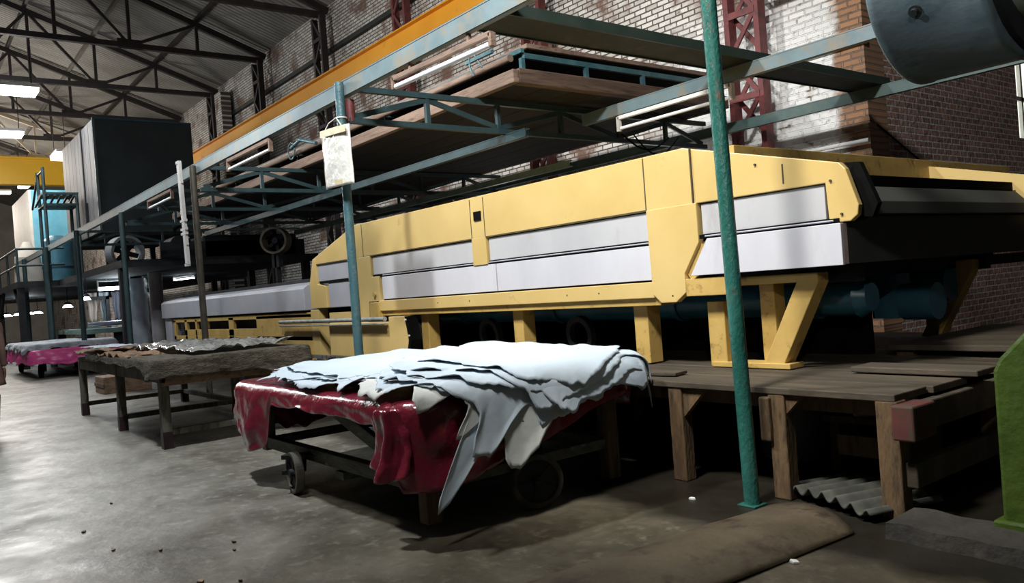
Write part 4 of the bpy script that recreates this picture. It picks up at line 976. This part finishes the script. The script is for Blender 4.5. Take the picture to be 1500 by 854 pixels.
# ------------------------------------------------------------------ far carts with pink plastic
fc = thing('far_cart', 'distant trolley with grey hides and bright pink plastic', 'cart', (-25.0, 3.7, 0))
obj('frame', M().box(-27.0, -22.6, 2.75, 4.55, .55, .63), DARK, fc)
for x, y in ((-22.9, 2.9), (-22.9, 4.3), (-26.7, 2.9), (-26.7, 4.3)):
    obj('wheel', M().ring((x, y, .17), (.3, 1, 0), .17, .10, .08, 24).cyl((x, y-.03, .17), (x, y+.03, .17), .12, 16), BLK, fc); obj('leg', M().box(x-.04, x+.04, y+.05, y+.12, .15, .55), DARK, fc)
o = obj('pink_plastic', skirt(-27.1, -22.5, 2.7, 4.6, .15, .70, lambda x, y: .30 + .06*nz(x*3, y*3), .05, wr=.06, seed=8., NJ=12, N=240), PLASP, label='bright pink plastic hanging round the distant trolley', cat='plastic sheet'); o.modifiers.new('s', 'SOLIDIFY').thickness = .004
o = obj('grey_hide_pile', skirt(-27.0, -22.6, 2.66, 4.55, .3, .84, lambda x, y: .05 + .20*abs(nz(x*4, y*4)), .06, wr=.09, seed=11., NJ=12, N=300), mat('grey_blue_hide', (.22, .24, .27), (.5, .54, .58), 2.5, .7), label='pile of grey hides on the distant pink-draped trolley', cat='hides', kind='stuff'); o.modifiers.new('s', 'SOLIDIFY').thickness = .01
fc2 = thing('far_cart', 'low trolley with purple plastic between the pink trolley and the table', 'cart', (-22.4, 5.2, 0))
obj('sheet', M().box(-23.4, -21.2, 4.65, 5.2, .35, .62), PURP, fc2, bevel=.03)
for x, y in ((-21.5, 4.75), (-23.1, 4.75), (-21.5, 5.1), (-23.1, 5.1)): obj('wheel', M().ring((x, y, .16), (1, .3, 0), .16, .09, .08, 24).cyl((x, y, .16), (x+.04, y, .16), .1, 12).box(x-.02, x+.02, y-.02, y+.02, .2, .36), BLK, fc2)

# ------------------------------------------------------------------ mezzanine and plant at the left
mz = thing('mezzanine', 'dark steel mezzanine floor at the left with railings', 'mezzanine', (-30, 6, 0))
obj('deck', M().box(-48, -28, 3.1, 10.2, 2.45, 2.62), DARK, mz)
obj('deck', M().box(-28, -19.6, 4.2, 8.9, 2.45, 2.62), DARK, mz)
for x, y in ((-28.2, 3.2), (-34, 3.2), (-40, 3.2), (-47, 3.2), (-20, 4.3), (-20, 8.7), (-24, 8.7), (-31, 9.8)):
    obj('support_post', M().box(x-.09, x+.09, y-.09, y+.09, 0, 2.45), DARK, mz)
for z in (3.1, 3.6): obj('railing', M().cyl((-48, 3.15, z), (-28.05, 3.15, z), .035, 8).cyl((-28.05, 3.15, z), (-28.05, 4.4, z), .035, 8), TEAL, mz)
for x in (-28.05, -30.5, -33, -35.5, -38, -41, -44): obj('railing_post', M().cyl((x, 3.15, 2.62), (x, 3.15, 3.6), .035, 8), TEAL, mz)
obj('diagonal_brace', M().bar((-28.2, 3.2, 1.6), (-29.6, 3.2, 2.45), .08, .1).bar((-34, 3.2, 1.6), (-32.6, 3.2, 2.45), .08, .1), DARK, mz)
cab = thing('slate_cabin', 'big dark slate box cabin raised above the mezzanine, planked grey on its left side', 'cabin', (-30, 6.6, 2.62))
obj('end_wall', M().box(-26.85, -26.6, 5.22, 8.05, 3.95, 7.35), BOXD, cab)
obj('body', M().box(-32.0, -26.85, 5.3, 8.05, 3.95, 7.35), BOXD, cab)
n = 9
for k in range(n):
    a = -32.0 + (5.2/n)*k; obj('cladding_plank', M().box(a, a+5.2/n-.03, 5.20, 5.29, 3.95, 7.34), BOXL, cab)
obj('corner_trim', M().box(-26.64, -26.57, 5.17, 5.24, 3.95, 7.37), mat('slate_trim', (.10, .14, .15), (.14, .18, .19), 3, .5), cab)
obj('top_trim', M().box(-26.64, -26.57, 5.2, 8.05, 7.33, 7.38), DBLUE, cab)
obj('door_handle', M().box(-28.3, -28.15, 5.12, 5.2, 4.3, 5.0), DARK, cab)
obj('wall_strap', M().box(-28.5, -28.4, 5.16, 5.2, 3.95, 7.34), DARK, cab)
for x, y in ((-26.8, 5.4), (-26.8, 7.9), (-31.8, 5.4), (-31.8, 7.9)): obj('leg', M().box(x-.08, x+.08, y-.08, y+.08, 2.62, 3.95), DARK, cab)
obj('underframe', M().box(-32, -26.6, 5.3, 8.0, 3.82, 3.95), DARK, cab)
def fan(x, y, z, R, d, label, m):
    t = thing('duct_fan', label, 'fan', (x, y, z-R))
    ax = Vector(d).normalized(); c = Vector((x, y, z))
    obj('casing', M().ring(c, ax, R, R*.84, .42, 40), m, t)
    obj('hub', M().cyl(c-ax*.1, c+ax*.1, R*.22, 16), DARK, t)
    for k in range(6):
        a = ax.orthogonal().normalized(); a.rotate(Matrix.Rotation(2*PI*k/6, 3, ax)); b_ = ax.cross(a)
        obj('blade', M().bar(c+a*R*.2, c+a*R*.8, R*.3, .015, b_+ax*.5), DARK, t)
    obj('mount', M().box(x-.2, x+.2, y-.05, y+.05, 2.62 if z > 2.9 else 2.2, z-R+.02), DARK, t)
    return t
fan(-24.0, 5.25, 3.10, .46, (.95, .2, 0), 'large round duct fan with a pale rim under the slate cabin', mat('fan_rim', (.22, .25, .28), (.32, .34, .36), 3, .4))
f2 = fan(-17.6, 7.0, 2.80, .30, (.75, -.6, 0), 'smaller brown duct fan hanging left of the yellow machine hood', mat('fan_brown', (.07, .055, .035), (.11, .085, .05), 3, .5))
f2['group'] = 'duct fans'
obj('fan_hanger', M().box(-17.65, -17.55, 6.95, 7.05, 1.72, 2.5).box(-17.9, -17.3, 6.8, 7.2, 1.72, 1.8), DARK, label='dark stand under the smaller brown duct fan', cat='stand')
# dark clutter machinery on the nearer mezzanine, seen as a dark mass
pm = thing('pump_set', 'dark pump machinery on the mezzanine right of the large duct fan', 'machine', (-21.5, 7, 2.62))
obj('casing', M().box(-22.8, -20.2, 6.2, 8.6, 2.62, 3.2), DARK, pm, bevel=.05)
obj('motor', M().cyl((-21.8, 5.9, 3.0), (-21.0, 5.9, 3.0), .28, 20), DARK, pm)
obj('pipe', M().tube([(-21.5, 5.9, 3.1), (-21.5, 5.9, 3.5), (-21.2, 6.2, 3.75), (-20.2, 6.4, 3.75)], .07, 10), DARK, pm)
obj('white_valve', M().box(-20.3, -20.1, 6.2, 6.5, 3.55, 3.7).box(-20.9, -20.75, 5.8, 5.95, 3.75, 3.86), WHITE, pm)
obj('guard', M().box(-20.3, -20.2, 5.2, 8.8, 2.62, 3.05), DARK, pm)
bd = thing('belt_drive', 'dark machine with a red-orange guard behind the grey hooded conveyor', 'machine', (-14, 8, 0))
obj('frame', M().box(-16.5, -12.0, 7.6, 8.6, 0, 1.55), DARK, bd)
obj('red_guard', M().prism([(-14.9, 1.55), (-14.7, 1.9), (-13.0, 1.95), (-12.5, 1.55)], 7.6, 7.75), mat('red_orange', (.30, .04, .015), (.36, .06, .02), 3, .5), bd)
obj('pipe', M().tube([(-15.2, 7.5, 1.9), (-15.1, 7.5, 2.1), (-13, 7.5, 2.1), (-11.4, 7.5, 2.1), (-11.3, 7.5, 1.8)], .05, 10), GREEND, bd)
obj('stack', M().box(-13.3, -12.9, 7.9, 8.2, 1.55, 2.6), DARK, bd)
obj('plywood_panel', M().box(-14.6, -14.2, 9.55, 9.6, 0, 3.3), mat('plywood', (.42, .30, .16), (.5, .37, .2), 3, .7), label='pale plywood board standing upright in the gap left of the sleeve', cat='board')
# tanks and white bag
tt = thing('blue_tank', 'light blue cylindrical tank on the mezzanine left of the cabin', 'tank', (-31.5, 4.7, 2.62))
obj('body', M().cyl((-31.5, 4.75, 2.62), (-31.5, 4.75, 4.1), .48, 28), LBLUE, tt)
obj('band', M().ring((-31.5, 4.75, 3.2), (0, 0, 1), .50, .46, .06), DBLUE, tt); obj('lid', M().cyl((-31.5, 4.75, 4.1), (-31.5, 4.75, 4.3), .50, 28, .2), LBLUE, tt)
bg = thing('dust_bag', 'white fabric dust bag standing at the left end of the railed mezzanine', 'bag', (-36, 4.4, 2.62))
obj('bag', M().cyl((-36, 4.4, 2.7), (-36, 4.4, 3.9), .50, 24, .44).cyl((-36, 4.4, 3.9), (-36, 4.4, 4.5), .44, 24, .12), CREAM, bg)
obj('ring_base', M().cyl((-36, 4.4, 2.62), (-36, 4.4, 2.72), .55, 24), DARK, bg)
ch = thing('blue_cyclone', 'tall light blue cabinet with white side behind the dust bag', 'cabinet', (-40, 6, 2.62))
obj('body', M().box(-44, -38.6, 5.0, 6.6, 2.62, 6.9), LBLUE, ch)
obj('side_panel', M().box(-44, -38.6, 4.91, 5.0, 3.0, 6.9), CREAM, ch)
ld = thing('access_frame', 'dark steel access frame with slatted platform between cabin and blue cabinet', 'frame', (-29.5, 4.3, 2.62))
for x, y in ((-29.9, 4.1), (-28.8, 4.1), (-29.9, 5.0), (-28.8, 5.0)): obj('post', M().cyl((x, y, 2.62), (x, y, 6.2 if y < 4.5 else 5.4), .05, 8), TEAL, ld)
for z in (5.0, 5.35): obj('platform_rail', M().box(-29.95, -28.75, 4.05, 5.05, z, z+.07), TEAL, ld)
for k in range(6): obj('slat', M().bar((-30.1+.05*k, 4.0+.18*k, 5.1), (-28.6, 4.0+.18*k, 5.3), .06, .04), TEAL, ld)
obj('handrail', M().tube([(-28.8, 4.1, 6.1), (-29.9, 4.1, 6.1), (-31.5, 4.1, 5.2)], .035, 8), TEAL, ld)
# things under the mezzanine
um = thing('hide_press', 'dark green work machine with a long flat table under the mezzanine lamps', 'machine', (-27, 5.5, 0))
obj('table', M().box(-29.5, -24.3, 4.2, 5.2, .95, 1.08), mat('press_green', (.12, .2, .18), (.2, .3, .26), 3, .4), um)
obj('roller', M().cyl((-24.3, 4.25, 1.2), (-24.3, 5.2, 1.2), .07, 14), mat('steel_roller', (.5, .55, .6), None, 3, .25, metal=.7), um)
for x in (-29.2, -24.6): 
    for y in (4.35, 5.05): obj('leg', M().box(x-.1, x+.1, y-.1, y+.1, 0, .95), DARK, um)
obj('gantry', M().box(-26.0, -25.9, 4.4, 4.5, 1.08, 2.0).box(-26.0, -25.9, 5.05, 5.15, 1.08, 2.0).box(-26.0, -25.9, 4.4, 5.15, 1.9, 2.0), DARK, um)
hc = ((.5, .42, .38), (.45, .5, .55), (.16, .16, .2), (.4, .4, .38), (.55, .6, .66))
hn = ('pinkish', 'pale grey', 'dark', 'dull cream', 'bluish white')
for k in range(5):
    y = 4.75 + k*.33; g = M(); n = 10
    for j in range(9):
        for i in range(n+1):
            a, b = i/n, j/8; wd = .28*(1-.35*b)
            g.v.append((-26.3+.06*math.sin(a*9+k)+.02*b, y+wd*(a-.5)+.03*nz(k, b*3), 2.12 - .85*b + .1*nz(a*4, k)*b))
    for j in range(8):
        for i in range(n): g.f.append((j*(n+1)+i, j*(n+1)+i+1, (j+1)*(n+1)+i+1, (j+1)*(n+1)+i)); g.sm.append(True)
    o = obj('hanging_hide', g, mat('hide_tone_%d' % k, hc[k], None, 3, .7), label=hn[k]+' hide hanging from the far rail under the mezzanine lamp', cat='hide', group='hides hanging under the mezzanine', fix=False); o.modifiers.new('s', 'SOLIDIFY').thickness = .01
obj('hanging_rail', M().cyl((-26.3, 4.5, 2.2), (-26.3, 6.4, 2.2), .03, 8).box(-26.33, -26.27, 4.5, 4.56, 2.2, 2.45).box(-26.33, -26.27, 6.3, 6.36, 2.2, 2.45), DARK, label='thin dark rail with hides hung on it under the mezzanine', cat='rail')
wp = thing('wrapped_column', 'column wrapped in crumpled white plastic left of the grey hood', 'column', (-24.5, 5.6, 0))
g = M(); n = 28
for j in range(31):
    for i in range(n):
        a = 2*PI*i/n; r_ = .26 + .05*nz(math.cos(a)*2, math.sin(a)*2, j*.35); g.v.append((-24.5+r_*math.cos(a), 5.6+r_*math.sin(a), .0+j*.08))
for j in range(30):
    for i in range(n): g.f.append((j*n+i, j*n+(i+1) % n, (j+1)*n+(i+1) % n, (j+1)*n+i)); g.sm.append(True)
obj('wrapping', g, mat('blue_white_wrap', (.45, .6, .66), (.7, .76, .8), 3, .3), wp)
obj('core', M().cyl((-24.5, 5.6, 0), (-24.5, 5.6, 2.45), .16, 16), DARK, wp)
obj('pipe_column', M().cyl((-22.5, 5.6, 0), (-22.5, 5.6, 2.45), .17, 20), mat('grey_column', (.3, .3, .3), (.4, .4, .4), 3, .6), label='plain grey round column just left of the grey hood', cat='column')

# ------------------------------------------------------------------ person cut by the left edge
def skin(name, verts, edges, radii, m, parent, sub=2):
    me = bpy.data.meshes.new(name); off = wloc(parent)
    me.from_pydata([tuple(Vector(v)-off) for v in verts], edges, []); me.materials.append(m)
    o = bpy.data.objects.new(name, me); COL.objects.link(o); o.parent = parent
    o.modifiers.new('skin', 'SKIN'); 
    for i, d in enumerate(me.skin_vertices[0].data if me.skin_vertices else []): 
        rr = radii[i]; d.radius = rr if isinstance(rr, tuple) else (rr, rr); d.use_root = (i == 0)
    o.modifiers.new('sub', 'SUBSURF').levels = sub; o.modifiers['sub'].render_levels = sub
    return o
def person(px, py, yaw):
    c, s_ = math.cos(yaw), math.sin(yaw)
    W = lambda x, y, z: (px + x*c - y*s_, py + x*s_ + y*c, z)      # local x = forward, y = left
    t = thing('person', 'person in a long brown work coat walking at the left edge, mostly cut off', 'person', (px, py, 0))
    coat = mat('brown_coat', (.10, .06, .045), (.15, .09, .07), 5, .9); sk = mat('skin_tone', (.16, .08, .05), (.19, .10, .06), 6, .6)
    trs = mat('dark_trousers', (.05, .03, .03), (.07, .045, .04), 5, .9); hair = mat('black_hair', (.01, .008, .007), None, 8, .7); shoe = mat('purple_shoe', (.20, .03, .30), (.26, .04, .38), 4, .5)
    V = [W(0,0,.86), W(0,0,1.08), W(.01,0,1.28), W(.02,0,1.38), W(.02,0,1.44), W(.04,0,1.53), W(.0,.17,1.35), W(.03,.21,1.08), W(.14,.20,.86), W(.0,-.17,1.35), W(-.05,-.21,1.08), W(-.02,-.22,.84),
         W(.0,.09,.80), W(.10,.09,.46), W(.14,.09,.09), W(.0,-.09,.80), W(-.04,-.09,.46), W(-.20,-.09,.11)]
    E_ = [(0,1),(1,2),(2,3),(3,4),(4,5),(2,6),(6,7),(7,8),(2,9),(9,10),(10,11),(0,12),(12,13),(13,14),(0,15),(15,16),(16,17)]
    R_ = [(.15,.11),(.13,.10),(.15,.10),(.09,.07),(.05,.05),(.05,.05),(.06,.06),(.045,.045),(.034,.034),(.06,.06),(.045,.045),(.034,.034),(.085,.085),(.06,.06),(.042,.042),(.085,.085),(.06,.06),(.042,.042)]
    skin('body', V, E_, R_, coat, t)
    # coat skirt
    g = M(); n = 28
    for j in range(9):
        b = j/8
        for i in range(n):
            a = 2*PI*i/n; rx = .13+.07*b+.012*math.sin(5*a)*b; ry = .18+.05*b+.012*math.sin(5*a)*b
            g.v.append(W(rx*math.cos(a), ry*math.sin(a), 1.0-.38*b))
    for j in range(8):
        for i in range(n): g.f.append((j*n+i, j*n+(i+1) % n, (j+1)*n+(i+1) % n, (j+1)*n+i)); g.sm.append(True)
    obj('coat_skirt', g, coat, t).modifiers.new('s', 'SOLIDIFY').thickness = .008
    for a, b_ in (((.105,.09,.50), (.14,.09,.08)), ((-.04,-.09,.50), (-.20,-.09,.10))): obj('trouser_leg', M().cyl(W(*a), W(*b_), .072, 18, .060), trs, t)
    def ell(cx, cy, cz, rx, ry, rz, nu=24, nv=16, fn=None):
        g = M()
        for j in range(nv+1):
            ph = -PI/2 + PI*j/nv
            for i in range(nu):
                a = 2*PI*i/nu; x = rx*math.cos(ph)*math.cos(a); y = ry*math.cos(ph)*math.sin(a); z = rz*math.sin(ph)
                if fn: x, y, z = fn(x, y, z)
                g.v.append(W(cx+x, cy+y, cz+z))
        for j in range(nv):
            for i in range(nu): g.f.append((j*nu+i, j*nu+(i+1) % nu, (j+1)*nu+(i+1) % nu, (j+1)*nu+i)); g.sm.append(True)
        return g
    def hf(x, y, z):
        k = 1 - .22*max(0, -z/.11)
        nose = .022*math.exp(-((y/.014)**2 + ((z+.012)/.022)**2)) if x > 0 else 0
        eye = -.008*(math.exp(-(((abs(y)-.03)/.014)**2 + ((z-.01)/.012)**2)) if x > 0 else 0)
        lip = .005*(math.exp(-((y/.025)**2 + ((z+.055)/.008)**2)) if x > 0 else 0)
        return x*k + nose + eye + lip, y*k, z
    hd = obj('head', ell(.05, 0, 1.565, .095, .075, .112, fn=hf), sk, t)
    obj('hair', ell(.035, 0, 1.60, .10, .082, .085), hair, hd)
    for q in (-1, 1): obj('ear', ell(.045, .076*q, 1.565, .018, .008, .028, 12, 8), sk, hd)
    for q, (x, y, z) in ((1, (.14, .20, .86)), (-1, (-.02, -.22, .84))):
        HV = [W(x, y, z), W(x+.01, y, z-.05), W(x+.015, y, z-.085)]; HE = [(0,1),(1,2)]; HR = [(.022,.028),(.018,.036),(.013,.036)]
        for k in range(4):
            dx = -.027+.018*k; L_ = (.062,.074,.070,.055)[k]; b0 = len(HV)
            HV += [W(x+.015+dx, y, z-.105), W(x+.018+dx, y-.006*q, z-.105-L_*.5), W(x+.016+dx, y-.02*q, z-.105-L_)]
            HE += [(2, b0), (b0, b0+1), (b0+1, b0+2)]; HR += [.009, .008, .007]
        b0 = len(HV); HV += [W(x+.045, y-.01*q, z-.06), W(x+.055, y-.02*q, z-.10)]; HE += [(1, b0), (b0, b0+1)]; HR += [.010, .008]
        skin('hand', HV, HE, HR, sk, t, 1)
    for (x, y, z) in ((.19, .09, .0), (-.16, -.09, .0)):
        obj('shoe', ell(x, y, z+.045, .135, .048, .05, fn=lambda a, b, c: (a, b, max(c, -.044) if a < 0 else max(c*.7, -.044))), shoe, t)
    return t
person(-11.94, 0.90, 2.9)

# ------------------------------------------------------------------ zinc drum, upper right
dr = thing('zinc_drum', 'mottled blue-grey metal drum hanging close overhead at the upper right', 'drum', (-1.4, 3.42, 2.43))
g = M(); R = .37; c = (3.42, 2.435); n = 64
prof = [(-1.60, R-.035), (-1.60, R-.004), (-1.593, R), (-1.57, R), (-1.565, R-.004), (-1.22, R-.004), (-1.215, R), (-1.19, R), (-1.185, R-.005), (-1.185, R-.06)]
for (x, rr) in prof:
    for k in range(n): a = 2*PI*k/n; g.v.append((x, c[0]+rr*math.cos(a), c[1]+rr*math.sin(a)))
for j in range(len(prof)-1):
    for k in range(n): g.f.append((j*n+k, j*n+(k+1) % n, (j+1)*n+(k+1) % n, (j+1)*n+k)); g.sm.append(True)
g.f.append(tuple(range(n))); g.sm.append(False)
g.f.append(tuple(reversed(range((len(prof)-1)*n, len(prof)*n)))); g.sm.append(False)
obj('shell', g, DRUM, dr)
obj('bolt', M().cyl((-1.43, c[0]-.345, c[1]-.18), (-1.43, c[0]-.30, c[1]-.15), .014, 12).ring((-1.43, c[0]-.325, c[1]-.168), (0, .87, .48), .024, .012, .012, 16), DARK, dr)
obj('end_flange', M().cyl((-1.185, c[0], c[1]), (-1.16, c[0], c[1]), R-.03, 40), DARK, dr)
obj('motor', M().cyl((-1.16, c[0]-.02, c[1]+.02), (-.85, c[0]-.02, c[1]+.02), .26, 32), MOTOR, dr)
obj('motor_band', M().ring((-1.09, c[0]-.02, c[1]+.02), (1, 0, 0), .275, .25, .03), DARK, dr)
obj('hanger', M().cyl((-1.5, c[0], c[1]+R-.02), (-1.5, c[0], 3.46), .02, 8).cyl((-1.5, c[0], 3.46), (-1.5, 3.9, 3.50), .02, 8).cyl((-1.25, c[0], c[1]+R-.02), (-1.25, c[0], 3.46), .02, 8).cyl((-1.25, c[0], 3.46), (-1.25, 3.9, 3.50), .02, 8), DARK, dr)

# ------------------------------------------------------------------ lights
def area(loc, tgt, size, e, col=(1, 1, 1), sy=None):
    l = bpy.data.lights.new('lamp_light', 'AREA'); l.energy = e; l.color = col; l.size = size
    if sy: l.shape = 'RECTANGLE'; l.size_y = sy
    o = bpy.data.objects.new('area_light', l); COL.objects.link(o); o.location = loc
    o.rotation_euler = (Vector(tgt)-Vector(loc)).to_track_quat('-Z', 'Y').to_euler(); return o
def spot(loc, tgt, e, ang, blend=.3, r=.1, col=(1, 1, 1)):
    l = bpy.data.lights.new('spot_light', 'SPOT'); l.energy = e; l.spot_size = math.radians(ang); l.spot_blend = blend; l.shadow_soft_size = r; l.color = col
    o = bpy.data.objects.new('spot_light', l); COL.objects.link(o); o.location = loc
    o.rotation_euler = (Vector(tgt)-Vector(loc)).to_track_quat('-Z', 'Y').to_euler(); return o
def point(loc, e, r=.1, col=(1, 1, 1)):
    l = bpy.data.lights.new('point_light', 'POINT'); l.energy = e; l.shadow_soft_size = r; l.color = col
    o = bpy.data.objects.new('point_light', l); COL.objects.link(o); o.location = loc; return o
spot((-2.6, .4, 6.7), (-4.5, 6.8, 2.6), 3000, 88, .6, .45, (1, .97, .93))
area((-6.9, 1.0, 7.0), (-6.3, 2.6, 0), .35, 470, (.95, .98, 1))
spot((-9.5, .6, 6.8), (-12, 9.5, 4.5), 2200, 80, .5, .15, (1, .97, .93))  # spot added to brighten the upper wall and crane rail
spot((-17, 0, 8.2), (-17, 10, 7.6), 900, 80, .5, .3, (1, .95, .9))  # unseen spot added to lift the orange rail and wall top
spot((-4.2, -1.2, 4.6), (-1.4, 3.4, 2.6), 800, 22, .4, .1, (.9, .97, 1))  # unseen narrow spot added only to brighten the zinc drum
spot((1.2, -1.0, 3.6), (-4.8, 10.5, 2.6), 260, 44, .3, .05, (1, .95, .9))
area((-16, 1.6, 5.2), (-15, 2.0, 0), .4, 150, (.95, .98, 1), 1.2)
area((-26, 1.0, 6.5), (-26, 1.5, 0), 1.0, 200, (.95, .98, 1), 2)
point((-27.5, 3.2, 7.7), 420, .4, (.95, .97, 1))
point((-18, 0, 6.5), 260, .4, (.95, .97, 1))
point((-36, 3.5, 7.4), 700, .4, (1, .93, .84))
point((-50, 2, 7), 2200, .5, (1, .9, .8))
point((-25.0, 5.2, 2.0), 30, .1, (.85, .95, 1))
point((-12.5, 9.6, 2.2), 18, .15, (1, .97, .92))  # unseen light added behind the rack to brighten the wall in the gaps
point((-8.6, 9.6, 2.4), 14, .15, (1, .97, .92))  # second unseen light added for the wall behind the rack
point((-38, 4.5, 1.9), 40, .2, (.85, .95, 1))

wld = bpy.data.worlds.new('world'); SC.world = wld; wld.use_nodes = True
bgn = wld.node_tree.nodes['Background']; bgn.inputs[0].default_value = (.6, .7, .8, 1); bgn.inputs[1].default_value = .02

# ------------------------------------------------------------------ camera
cam = bpy.data.cameras.new('camera'); cam.sensor_width = 36; cam.lens = 1186/1500*36; cam.clip_end = 200
co = bpy.data.objects.new('camera', cam); COL.objects.link(co)
yaw = math.atan2(.6108, -.7918); F0 = Vector((math.cos(yaw), math.sin(yaw), 0)); R0 = Vector((math.sin(yaw), -math.cos(yaw), 0)); Z = Vector((0, 0, 1))
pit = -math.radians(.25); ro = math.atan(.0745)
F = F0*math.cos(pit) + Z*math.sin(pit); U0 = Z*math.cos(pit) - F0*math.sin(pit)
Rr = R0*math.cos(ro) - U0*math.sin(ro); Uu = U0*math.cos(ro) + R0*math.sin(ro)
mw = Matrix((Rr, Uu, -F)).transposed().to_4x4(); mw.translation = Vector((0, 0, 1.35)); co.matrix_world = mw
SC.camera = co
SC.view_settings.view_transform = 'Standard'; SC.view_settings.look = 'None'; SC.view_settings.gamma = 1; SC.view_settings.exposure = 0
SC.view_settings.use_curve_mapping = False
